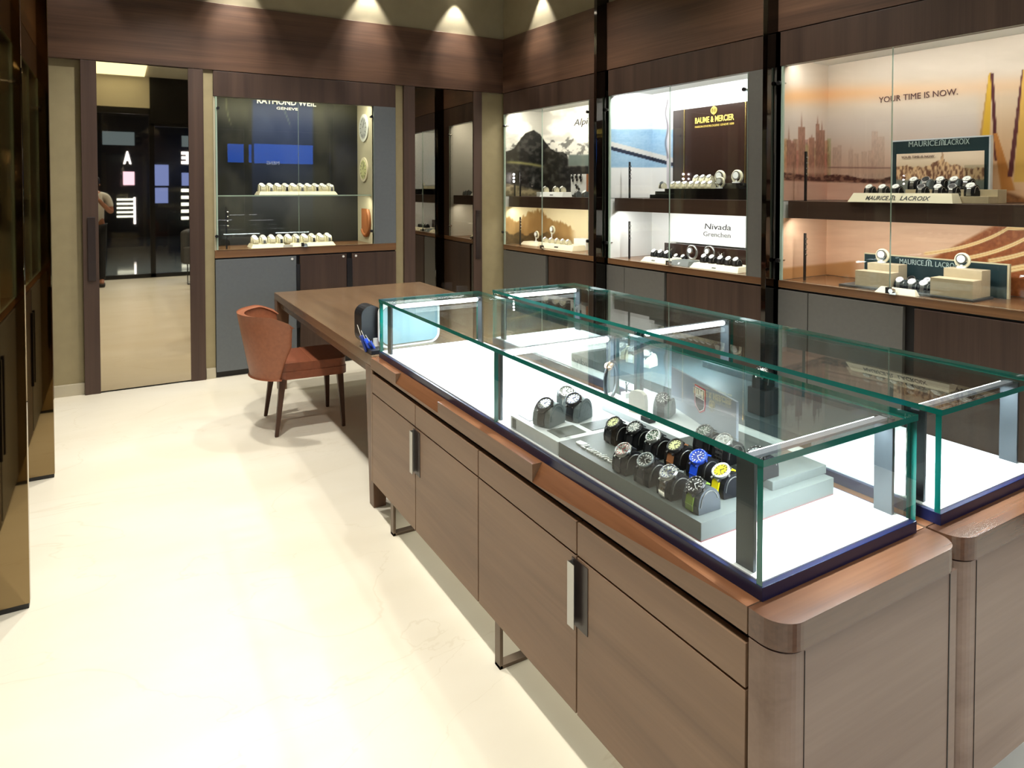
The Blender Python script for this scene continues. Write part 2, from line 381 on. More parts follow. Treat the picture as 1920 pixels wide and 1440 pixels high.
# ================================================================== THE ROOM
def st(name, mb, **k): return struct(mb.build(name, **k))
o = st('floor', MB().box(-1.6, 4.6, -1.5, 6.6, -0.1, 0, 'floor'))
nt = M['floor'].node_tree; b = nt.nodes['Principled BSDF']
tc = nt.nodes.new('ShaderNodeTexCoord'); n1 = nt.nodes.new('ShaderNodeTexNoise'); n1.inputs['Scale'].default_value = 0.9; n1.inputs['Detail'].default_value = 4
mp = nt.nodes.new('ShaderNodeMapping'); mp.inputs['Rotation'].default_value = (0, 0, .5); mp.inputs['Scale'].default_value = (1, 2.2, 1)
rp = nt.nodes.new('ShaderNodeValToRGB'); rp.color_ramp.elements[0].position = .3; rp.color_ramp.elements[1].position = .7
rp.color_ramp.elements[0].color = hexa(230, 223, 204); rp.color_ramp.elements[1].color = hexa(240, 235, 220)
nt.links.new(tc.outputs['Object'], mp.inputs[0]); nt.links.new(mp.outputs[0], n1.inputs[0]); nt.links.new(n1.outputs['Fac'], rp.inputs[0])
v1 = nt.nodes.new('ShaderNodeTexNoise'); v1.inputs['Scale'].default_value = 0.55; v1.inputs['Detail'].default_value = 6; v1.inputs['Distortion'].default_value = 1.2
r1 = nt.nodes.new('ShaderNodeValToRGB'); e = r1.color_ramp.elements; e[0].position = .497; e[0].color = (0, 0, 0, 1); e[1].position = .5; e[1].color = (1, 1, 1, 1); e2 = e.new(.503); e2.color = (0, 0, 0, 1)
mxn = nt.nodes.new('ShaderNodeMix'); mxn.data_type = 'RGBA'; mxn.inputs['B'].default_value = hexa(196, 182, 152)
ml = nt.nodes.new('ShaderNodeMath'); ml.operation = 'MULTIPLY'; ml.inputs[1].default_value = .22
nt.links.new(mp.outputs[0], v1.inputs[0]); nt.links.new(v1.outputs['Fac'], r1.inputs[0]); nt.links.new(r1.outputs[0], ml.inputs[0]); nt.links.new(ml.outputs[0], mxn.inputs['Factor'])
nt.links.new(rp.outputs[0], mxn.inputs['A']); nt.links.new(mxn.outputs['Result'], b.inputs['Base Color'])
st('ceiling', MB().box(-1.6, 4.6, -1.5, 6.6, CEIL, CEIL+0.1, 'ceiling'))
ZF, ZT = 2.516, 3.058
# back wall: painted upper band, walnut fascia, pillars and door frames
st('wall_back', MB().box(-1.2, 3.9, 0.02, 0.1, ZT-.02, CEIL, 'upper').box(-1.2, -0.225, 0.06, .2, 0, ZT, 'beige').box(.615, .69, .03, .2, 0, ZF, 'beige')
   .box(2.245, 2.324, .03, .2, 0, ZF, 'beige').box(3.147, 3.45, .03, .2, 0, ZF, 'beige').box(-1.2, 4.2, .56, .66, 0, CEIL, 'upper'), matrix=MBK)
st('trim_1', MB().box(-1.2, 3.384, 0, 0.06, ZF, ZT, 'fascia'), matrix=MBK, bevel=.003)
st('baseboard_back', MB().box(-1.2, -.222, 0.035, .07, 0, .085, 'base_white').box(.617, .688, .01, .05, 0, .085, 'base_white'), matrix=MBK, bevel=.002)
def mirror_door(name, x0, x1, f0, f1, handle_x, label, mm='mirror'):
    t = thing(name, label, 'mirror', matrix=MBK)
    MB().box(f0, x0, 0, .12, 0, ZF-.004, 'frame_wood').box(x1, f1, 0, .12, 0, ZF-.004, 'frame_wood').box(x0, x1, .03, .12, 0, .012, 'black').build('frame', t, bevel=.002)
    MB().box(x0, x1, .012, .03, .012, ZF-.006, mm).build('mirror_glass', t)
    MB().box(handle_x-.026, handle_x+.026, -.012, 0, .86, 1.34, 'dark_pull').build('handle', t, bevel=.002)
    return t
mirror_door('mirror_door', -.12, .503, -.222, .613, -.165, 'tall bronze mirror door left of the dark back showcase, reflecting the shop entrance')
mirror_door('mirror_door', 2.435, 3.052, 2.326, 3.145, 3.10, 'tall bronze mirror door right of the back showcase, beside the corner pillar', 'mirror_dark')
# right wall shell
st('wall_right', MB().box(-.02, 7.6, 0.02, .12, ZT-.02, CEIL, 'upper').box(-.1, 7.6, .62, .72, 0, CEIL, 'upper').box(4.8, 7.6, 0, .1, 0, ZF, 'wall_wood'), matrix=MR)
st('trim_2', MB().box(0, 7.6, 0, .06, ZF, ZT, 'fascia'), matrix=MR, bevel=.003)
# left wall shell
st('wall_left', MB().box(-1.5, 6.2, .56, .66, 0, CEIL, 'upper').box(-1.5, 6.2, .0, .1, ZF, CEIL, 'fascia').box(-1.5, .1, .44, .54, 0, ZF, 'wall_wood').box(.1, .44, 0, .5, 0, ZF, 'wall_wood').box(5.72, 6.0, 0, .1, 0, ZF, 'wall_wood'), matrix=ML)
# glossy bronze fins between the showcases
NFIN = [2]
def fin(Mx, s0, s1, p, z1, label, m='fin'):
    NFIN[0] += 1
    o = MB().box(s0, s1, -p, .10, 0.02, z1, m).box(s0+.003, s1-.003, -p+.003, .1, 0, .02, 'black').build('trim_%d' % NFIN[0], matrix=Mx, bevel=.0015)
    struct(o)
fin(MR, 1.560, 1.594, .105, CEIL-.01, m='fin_black', label= 'glossy dark divider fin between the mountain showcase and the sea showcase')
fin(MR, 3.160, 3.194, .100, CEIL-.01, m='fin_black', label= 'glossy dark divider fin between the sea showcase and the skyline showcase')
fin(MR, 4.756, 4.79, .100, CEIL-.01, m='fin_black', label= 'glossy dark divider fin at the near end of the skyline showcase')
fin(ML, 3.035, 3.07, .165, CEIL-.01, 'glossy bronze divider fin at the left picture edge, nearest the camera')
fin(ML, 4.36, 4.395, .155, CEIL-.01, 'glossy bronze divider fin at left, behind the nearer one')
fin(ML, 1.70, 1.735, .16, CEIL-.01, 'glossy bronze divider fin on the left wall beside the camera')

# ------------------------------------------------------------------ wall showcases
BD = 0.48
def showcase(Mx, a, b, c, label, name='wall_showcase', zt=2.303, zs=1.478, zw=0.99, seam=None, thick=.105, doors=None, shelf='wood', inner='white', side='white', clips=(), locks=(),
             power=(30, 14), color=NEUT, backing='white', panel='grey', rods=None, header='wall_wood', zworkb=None):
    """One built-in showcase. a..b glazed opening, b..c closed strip, all along the wall."""
    t = thing(name, label, 'showcase', matrix=Mx)
    zb = zworkb if zworkb is not None else zw-.045
    MB().box(a-.012, c, 0, .05, zt, ZF-.006, header).box(a-.012, c, .012, .05, ZF-.006, ZF, 'gap').build('header_panel', t, bevel=.002)
    MB().box(a-.012, c, 0, BD, zb, zw, 'worktop').build('worktop', t, bevel=.003)
    MB().box(a-.012, a, .012, BD+.01, zw, zt+.05, side).build('side_panel', t)
    MB().box(b, b+.012, .012, BD+.01, zw, zt+.05, side).build('side_panel', t)
    if c-b > .05: MB().box(b, c, 0, .04, zw, zt, panel).build('filler_panel', t, bevel=.002)
    MB().box(a-.012, b+.012, BD+.002, BD+.02, zw, zt+.05, backing).build('back_panel', t)
    MB().box(a-.012, b+.012, 0.05, BD+.02, zt+.05, zt+.07, inner).build('soffit', t)
    if shelf == 'wood':
        MB().box(a+.02, b-.004, .045, BD, zs-thick, zs, 'shelf').build('shelf', t, bevel=.003)
    else:
        MB().box(a+.01, b-.01, .05, BD, zs-.01, zs, 'glass', em='edge_pale', thin='z').build('glass_shelf', t)
    if seam is None: seam = (a+b)/2
    for p, q in ((a+.002, seam-.0015), (seam+.0015, b)):
        MB().box(p, q, -.006, .002, zw+.004, zt-.003, 'glass', em='edge_pale', thin='y').build('glass_pane', t)
    MB().box(a+.001, a+.014, -.004, .01, zw+.003, zt-.003, 'edge_pale').build('edge_strip', t)
    MB().box(a+.05, b-.05, .052, .072, zt+.036, zt+.049, 'led_warm').build('light_strip', t)
    for (s, z) in clips:
        MB().cyl((s, -.022, z), .013, .014, 'black', 16, 'y').cyl((s, -.008, z), .009, .03, 'chrome', 12, 'y').cyl((s+.012, .006, z), .005, .03, 'chrome', 8, 'y').build('pane_clip', t)
    for (s, z) in locks:
        MB().box(s-.022, s-.002, -.018, .012, z-.016, z+.016, 'black').cyl((s+.012, -.03, z), .012, .03, 'chrome', 14, 'y').box(s-.003, s+.03, -.012, .01, z-.02, z-.006, 'chrome').build('pane_lock', t)
    for (s, d, z0, z1) in (rods or ()):
        m = MB().box(s-.006, s+.006, d-.006, d+.006, z0, z1, 'black')
        for k in range(4): m.cyl((s+.006, d, z0+(z1-z0)*(.55+.11*k)), .006, .008, 'chrome', 8, 'x')
        m.build('shelf_standard', t)
    # doors below the worktop
    MB().box(a-.012, c, .03, BD, 0, zb, 'gap').build('plinth_carcass', t)
    for (s0, s1, mm, hx) in (doors or ()):
        d = MB().box(s0, s1, 0, .028, .05, zb-.012, mm).build('door', t, bevel=.002)
        if hx is not None: MB().box(hx-.012, hx+.012, -.014, 0, .35, .8, 'black').build('handle', d, bevel=.002)
    mid = (a+b)/2; wd = (b-a)-.1
    light('showcase_light', 'AREA', (mid, .085, zt+.03), power[0], color, rot=(R(28), 0, 0), parent=t, shape='RECTANGLE', size=wd, size_y=.03)
    light('shelf_light', 'AREA', (mid, .075, zs-thick-.012 if shelf == 'wood' else zs-.03), power[1], color, rot=(R(25), 0, 0), parent=t, shape='RECTANGLE', size=wd, size_y=.03)
    return t
def WR(px, py, d=0.0): return WP(MR, px, py, d)
sc1 = showcase(MR, .023, 1.372, 1.558, 'built-in showcase in the corner with a black-and-white mountain print and sepia forest print', seam=.692, panel='wall_wood',
    clips=[WR(1104, 210), WR(947, 236), WR(945, 435), WR(1104, 452)], locks=[(.70, 1.012)], power=(10, 6), color=NEUT,
    rods=[(.14, .12, 1.478, 1.72), (.14, .12, .99, 1.27)], doors=[(.012, .746, 'grey', None), (.79, 1.556, 'wall_wood', None)])
sc2 = showcase(MR, 1.625, 2.975, 3.158, 'built-in showcase with a sailing sea print, bright white lower compartment and a dark gold-lettered board', seam=2.297,
    clips=[WR(1139, 206), WR(1398, 168), WR(1140, 455)], locks=[(2.30, 1.012)], power=(15, 7.5), color=(1, .99, .97),
    rods=[(1.74, .12, 1.478, 1.77), (1.74, .12, .99, 1.29)], doors=[(1.6, 1.81, 'grey', None), (1.815, 2.244, 'grey', None), (2.27, 3.155, 'wall_wood', None)])
sc3 = showcase(MR, 3.222, 4.575, 4.752, 'built-in showcase at right with an orange sunset skyline and bridge print', seam=3.894,
    clips=[WR(1463, 156), WR(1461, 488)], locks=[(3.90, 1.012)], power=(4.4, 5), color=(1, .97, .95),
    rods=[(3.31, .12, 1.478, 1.78), (3.31, .12, .99, 1.28)], doors=[(3.21, 3.41, 'grey', None), (3.415, 3.962, 'grey', None), (4.02, 4.748, 'wall_wood', None)])
scb = showcase(MBK, .70, 2.03, 2.243, 'dark built-in showcase in the back wall with a glass shelf and blue reflections', zt=2.306, zs=1.50, zw=1.05, zworkb=.985, shelf='glass', side='inner_beige', inner='inner_beige',
    backing='inner_dark', seam=1.36, panel='greyblue', clips=[WP(MBK, 408, 203, 0), WP(MBK, 696, 219, 0), WP(MBK, 696, 433, 0), WP(MBK, 406, 443, 0)], locks=[(1.40, 1.07)], power=(9, 5), color=(1, .95, .72),
    rods=[(.79, .1, 1.05, 1.4)], doors=[(.692, 1.335, 'greyblue', None), (1.366, 1.776, 'wall_wood', None), (1.826, 2.242, 'wall_wood', None)])
MB().box(1.336, 1.365, -.008, .02, .35, .9, 'black').build('recessed_handle', scb); MB().box(1.777, 1.825, -.008, .02, .35, .93, 'black').build('recessed_handle', scb)
for x_ in (1.30, 1.745, 1.86): MB().cyl((x_, -.006, .95), .010, .006, 'white', 12, 'y').build('door_lock', scb)
# left wall showcases (seen only in reflections and from the side)
for (a, b, nm) in ((.45, 1.55, 'left wall showcase nearest the camera, dark wood with pale trays'), (1.75, 2.88, 'left wall showcase in front of the nearest bronze fin'), (3.08, 4.2, 'left wall showcase between the two bronze fins'), (4.41, 5.6, 'left wall showcase in the far left corner')):
    showcase(ML, a, b, b+.1, nm, power=(1.6, 1.4), color=WARM, backing='inner_dark', side='inner_beige', inner='inner_beige', panel='wall_wood',
             clips=[(a+.03, 2.1), (b-.03, 2.1)], doors=[(a-.01, (a+b)/2-.02, 'grey', b-.6), ((a+b)/2+.02, b+.1, 'wall_wood', (a+b)/2+.06)])

# ------------------------------------------------------------------ prints in the showcases
def paint_mountain(U, Z, px, py):
    n = fbm(px/26, py/20, 3, 5); n2 = fbm(px/7, py/6, 9, 4)
    c = mixc(C3(206, 204, 196), C3(250, 248, 236), sm(n, .35, .65))
    ridge = 262-8*np.sin(px/14)-6*np.sin(px/5.3+1)+10*(n2-.5)+np.where(px < 975, (px-940)*.35, 0)+np.where(px > 1015, np.minimum((px-1015)*.15, 10)-8*np.exp(-((px-1047)/12)**2), 0)
    snow = mixc(C3(120, 120, 116), C3(228, 226, 216), sm(n2, .4, .55)); mk = sm(py, ridge-2, ridge+2); c = mixc(c, snow, mk)
    pts = [(930, 292), (948, 284), (964, 279), (975, 262), (985, 250), (1001, 244), (1012, 251), (1022, 266), (1032, 278), (1042, 285), (1055, 284), (1062, 289), (1066, 295), (1078, 300), (1106, 300)]
    pk = np.interp(px, [p[0] for p in pts], [p[1] for p in pts])+2*(n2-.5)
    dark = mixc(C3(26, 26, 25), C3(64, 63, 60), sm(n2, .35, .75)); m = sm(py, pk-1, pk+1)*(1-sm(px, 1062, 1068)*(1-sm(py, 306, 314))); c = mixc(c, dark, m)
    lk = sm(px, 1064, 1068)*sm(py, 288, 292)*(1-sm(py, 309, 313)); c = mixc(c, C3(110, 122, 116)*(0.9+.2*n[:, None]), lk)
    gl = np.exp(-((py-(303+.0022*(px-975)**2*.6+(px-950)*.10))/2.6)**2)*sm(px, 942, 960)*(1-sm(px, 1010, 1026)); c = mixc(c, C3(150, 146, 92), np.clip(gl*.85, 0, 1))
    fore = sm(py, 342+(px-950)*.20, 346+(px-950)*.24); c = mixc(c, mixc(C3(110, 102, 80), C3(168, 156, 122), sm(n2, .3, .7)), fore)
    hk = np.exp(-((px-1000)/3)**2-((py-337)/9)**2); c = mixc(c, C3(120, 120, 116), hk*.7)
    return c
def paint_forest(U, Z, px, py):
    n2 = fbm(px/5, py/5, 19, 4); n = fbm(px/14, py/40, 5, 3)
    c = mixc(C3(250, 238, 196), C3(246, 232, 190), n)
    top = 410+7*(noise2(px/2.3, px*0, 41)-.5)+10*np.sin(px/9)*.4-14*np.exp(-((px-1012)/18)**2)-8*np.exp(-((px-985)/10)**2)+np.maximum(px-1035, 0)*.5+8*(n2-.5)
    c = mixc(c, mixc(C3(150, 116, 70), C3(206, 172, 116), n), sm(py, top-2, top+3)*(1-sm(px, 1066, 1082)))
    t2 = 438+6*np.sin(px/4)*.5+6*(n2-.5); c = mixc(c, mixc(C3(70, 58, 40), C3(120, 98, 62), n2), sm(py, t2-2, t2+2)*(1-sm(px, 1000, 1060)))
    return c
def paint_sea(U, Z, px, py):
    n = fbm(px/30, py/4, 7, 4); g = fbm(px/3, py/2, 17, 3)
    c = mixc(C3(250, 252, 252), C3(214, 226, 230), sm(py, 205, 236))
    c = mixc(c, C3(232, 240, 242), np.exp(-((py-240)/2)**2))
    sea = mixc(C3(126, 162, 192), C3(166, 194, 214), np.clip(g*.6+n*.5, 0, 1)); c = mixc(c, sea, sm(py, 241, 243))
    y0 = 266+(px-1146)*.262
    c = mixc(c, C3(206, 204, 200), sm(py, y0-1, y0)*(1-sm(py, y0+8, y0+9))); c = mixc(c, C3(38, 42, 58), sm(py, y0+8, y0+9)*(1-sm(py, y0+15, y0+16)))
    c = mixc(c, C3(234, 234, 232), sm(py, 313, 315)); m = sm(px, 1249, 1251)*(1-sm(px, 1257, 1259))*sm(py, 200, 204); c = mixc(c, C3(196, 190, 196), m)
    m = np.exp(-((px-1250-2*np.sin(py/9))/1.6)**2)*sm(py, 180, 190)*(1-sm(py, 295, 300)); c = mixc(c, C3(90, 84, 92), m*.8)
    return c
def paint_skyline(U, Z, px, py):
    n = fbm(px/60, py/14, 3, 4); g = fbm(px/6, py/5, 8, 4); f = fbm(px/2.2, py/7, 28, 3)
    c = mixc(C3(214, 200, 182), C3(228, 214, 198), n)
    c = mixc(c, C3(238, 178, 120), .75*np.exp(-((py-(182-(px-1470)*.05))/16)**2)*(1-sm(px, 1500, 1800)*.5))
    c = mixc(c, C3(210, 196, 186), sm(py, 196, 236)*.8); c = mixc(c, C3(226, 188, 164), sm(py, 236, 320)*.8)
    def tower(c, x, w_, top, col, a=.8, spire=0):
        m = sm(px, x-w_/2-1, x-w_/2)*(1-sm(px, x+w_/2, x+w_/2+1))*sm(py, top-1, top+1)
        if spire: m = np.maximum(m, np.exp(-((px-x)/1.3)**2)*sm(py, top-spire, top))
        cc = col*(0.82+.36*f[:, None]); return mixc(c, cc, m*a)
    for k in range(24): 
        x = 1472+k*3.7+3*math.sin(k*5.1); c = tower(c, x, 5+3*math.sin(k*2.3)**2, 272+16*math.sin(k*3.7)-8*math.cos(k*1.1), C3(176+26*math.sin(k), 132+22*math.sin(k*1.7), 104), .6)
    for x, w_, t_, s_ in ((1479, 7, 262, 34), (1503, 12, 238, 34), (1533, 6, 232, 20), (1541, 10, 244, 22), (1522, 9, 258, 8), (1488, 9, 268, 6)):
        c = tower(c, x, w_, t_, C3(150, 106, 88), .85, s_)
    for x, w_, t_, s_ in ((1566, 9, 276, 0), (1574, 7, 272, 0), (1595, 9, 280, 12), (1606, 7, 288, 0), (1620, 9, 284, 0), (1640, 10, 246, 0), (1652, 12, 256, 0), (1632, 9, 282, 0)):
        c = tower(c, x, w_, t_, C3(190, 158, 140), .5, s_)
    hz = sm(py, 306, 320)*(1-sm(py, 322, 330)); c = mixc(c, C3(216, 176, 152), hz*.5)
    c = mixc(c, C3(120, 82, 78), np.exp(-((py-314-(px-1560)*.01)/1.1)**2)*sm(px, 1545, 1560)*(1-sm(px, 1800, 1830))*.8)
    isl = 326+5*np.sin(px/17)*.6+5*(g-.5)+(px-1500)*.04; m = sm(py, isl, isl+3)*(1-sm(py, 336+(px-1466)*.035, 339+(px-1466)*.04))*(1-sm(px, 1690, 1720)); c = mixc(c, mixc(C3(84, 50, 46), C3(150, 108, 88), sm(g, .4, .7)), m)
    wtr = sm(py, 337+(px-1466)*.038, 340+(px-1466)*.038); c = mixc(c, mixc(C3(204, 160, 142), C3(224, 182, 160), n), wtr)
    # bridge pylons at the right
    r_ = sm(px, 1826, 1850); c = mixc(c, C3(226, 178, 122), r_*sm(py, 120, 260)*.55)
    for (xt, yt, xb, yb, w0, w1, col) in ((1856, 137, 1822, 390, 2, 5, C3(190, 150, 96)), (1857, 137, 1848, 262, 3, 8, C3(220, 176, 62)), (1860, 137, 1868, 300, 3, 4, C3(90, 46, 48)), (1866, 250, 1890, 356, 4, 14, C3(196, 132, 70)),
                                        (1919, 130, 1894, 330, 3, 5, C3(96, 48, 50)), (1922, 130, 1912, 340, 4, 12, C3(224, 178, 90)), (1930, 130, 1970, 380, 5, 12, C3(214, 160, 84))):
        t = np.clip((py-yt)/(yb-yt), 0, 1); xc = xt+(xb-xt)*t; ww = w0+(w1-w0)*t
        m = (1-sm(np.abs(px-xc), ww*.8, ww*1.1))*sm(py, yt-1, yt+1)*(1-sm(py, yb, yb+3)); c = mixc(c, np.broadcast_to(col, c.shape), m)
    gr = sm(py, 352+np.abs(px-1880)*.35, 362+np.abs(px-1880)*.35)*sm(px, 1850, 1856); c = mixc(c, mixc(C3(110, 70, 46), C3(170, 116, 70), g), gr)
    return c
def paint_roads(U, Z, px, py):
    n = fbm(px/50, py/6, 3, 4); g = fbm(px/5, py/4, 8, 4)
    c = mixc(C3(222, 180, 148), C3(238, 200, 166), n)
    lb = sm(py, 500-(px-1466)*.1, 506-(px-1466)*.1)*(1-sm(px, 1590, 1620)); c = mixc(c, C3(190, 140, 90), lb)
    land = sm(px+ (py-430)*1.9, 1842, 1858)*sm(py, 400, 430); c = mixc(c, mixc(C3(128, 70, 38), C3(186, 112, 62), g), land)
    for k, (x0, y0, x1, y1, x2, y2, w_) in enumerate(((1730, 476, 1830, 466, 1890, 428, 4), (1800, 486, 1880, 474, 1935, 440, 4.5), (1850, 490, 1900, 484, 1960, 462, 5), (1880, 508, 1920, 500, 1960, 494, 7))):
        t = np.linspace(0, 1, 26); xs = (1-t)**2*x0+2*t*(1-t)*x1+t*t*x2; ys = (1-t)**2*y0+2*t*(1-t)*y1+t*t*y2
        yc = np.interp(px, xs, ys); m = (1-sm(np.abs(py-yc), w_*.6, w_))*sm(px, x0, x0+6); c = mixc(c, C3(252, 226, 166), m)
        m = np.exp(-((py-yc)/.9)**2)*sm(px, x0, x0+6); c = mixc(c, C3(214, 150, 80), m*.7)
    c = mixc(c, mixc(C3(244, 220, 180), C3(160, 96, 60), g), np.exp(-((px-1868)/22)**2-((py-432)/5)**2)*sm(g, .5, .7))
    return c
def paint_white(U, Z, px, py):
    return np.broadcast_to(C3(248, 247, 243), (len(U), 3)).copy()
def paint_dark_glow(U, Z, px, py):
    n = fbm(px/40, py/60, 3, 3); c = mixc(C3(26, 27, 28), C3(50, 50, 46), sm(n, .3, .7))
    c = mixc(c, C3(86, 84, 60), sm(-py, -250, -195)*.5)  # olive glow of the lit top, painted into the sheet
    m = sm(px, 472, 474)*(1-sm(px, 584, 590)); c = mixc(c, C3(44, 62, 120), m*.6*sm(-py, -470, -200))  # blue reflection in the glass, painted into the sheet
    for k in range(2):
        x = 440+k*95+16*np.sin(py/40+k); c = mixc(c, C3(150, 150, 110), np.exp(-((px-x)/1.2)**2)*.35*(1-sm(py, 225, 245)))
    return c
e = .004
print_sheet('mountain_print', sc1, MR, [(.023+e, .02), (.023+e, BD-e), (1.372-e, BD-e)], 1.48, 2.352, .0075, paint_mountain)
print_sheet('forest_print', sc1, MR, [(.023+e, .02), (.023+e, BD-e), (1.372-e, BD-e)], .992, 1.372, .0075, paint_forest)
print_sheet('sea_print', sc2, MR, [(1.625+e, .02), (1.625+e, BD-e), (2.975-e, BD-e)], 1.48, 2.352, .0075, paint_sea)
print_sheet('skyline_print', sc3, MR, [(3.222+e, .02), (3.222+e, BD-e), (4.575-e, BD-e)], 1.48, 2.352, .0055, paint_skyline)
print_sheet('road_print', sc3, MR, [(3.222+e, .02), (3.222+e, BD-e), (4.575-e, BD-e)], .992, 1.372, .0055, paint_roads)
print_sheet('dark_print_glow', scb, MBK, [(.70+e, .10), (.70+e, BD-e), (2.03-e, BD-e)], 1.052, 2.352, .012, paint_dark_glow)
def wtext(parent, Mx, body, px0, px1, py, d, m, cap, **k):
    """lettering standing on a wall plane: from photo column px0 to px1, baseline at row py"""
    s0, z0 = WP(Mx, px0, py, d); s1, z1 = WP(Mx, px1, py, d)
    return text(parent, body, cap/.72, m, (s0, d-.002, z0), width=s1-s0, **k)
wtext(sc1, MR, 'Alpi', 1076, 1103, 236, BD-.006, 'grey_ink', .065, shear=.25, name='print_lettering')
wtext(sc3, MR, 'YOUR TIME IS NOW.', 1648, 1796, 193, BD-.006, 'brown_ink', .036, name='print_lettering')
wtext(scb, MBK, 'RAYMOND WEIL', 481, 592, 193, BD-.01, 'white_ink', .05, bold=.002, name='back_lettering')
wtext(scb, MBK, 'GENEVE', 518, 558, 205, BD-.01, 'white_ink', .024, bold=.0005, name='back_lettering')
# round watch dials printed on the right cheek of the back showcase
def cheek_disc(px, py, ry, m1, m2, nm):
    q = PX(px, py, 2.028); yy = q[1]-YB; zz = q[2]
    mb = MB().cyl((2.018, yy, zz), ry, .010, m1, 32, 'x').cyl((2.015, yy, zz), ry*.78, .004, m2, 32, 'x')
    for k in range(12):
        a = k*PI/6; mb.box(-.001, .001, -.003, .003, ry*.5, ry*.7, 'dark_ink', T=Matrix.Translation((2.0145, yy, zz)) @ Matrix.Rotation(a, 4, 'X'))
    mb.box(-.0015, .0005, -.003, .003, 0, ry*.5, 'dark_ink', T=Matrix.Translation((2.0145, yy, zz)) @ Matrix.Rotation(.5, 4, 'X'))
    return mb.build(nm, scb)
cheek_disc(683, 240, .13, 'white_dial', 'silver_dial', 'printed_watch_dial')
cheek_disc(683, 318, .115, 'cream_card', 'cream_dial', 'printed_watch_dial')
mb = MB(); q = PX(687, 415, 2.028); mb.tube([(2.018, q[1]-YB+.12*math.cos(a), q[2]+.13*math.sin(a)) for a in np.linspace(2.2, 5.6, 14)], .018, 'tan', 6).box(2.012, 2.018, q[1]-YB-.06, q[1]-YB+.10, q[2]-.12, q[2]+.12, 'tan')
mb.build('printed_strap', scb)

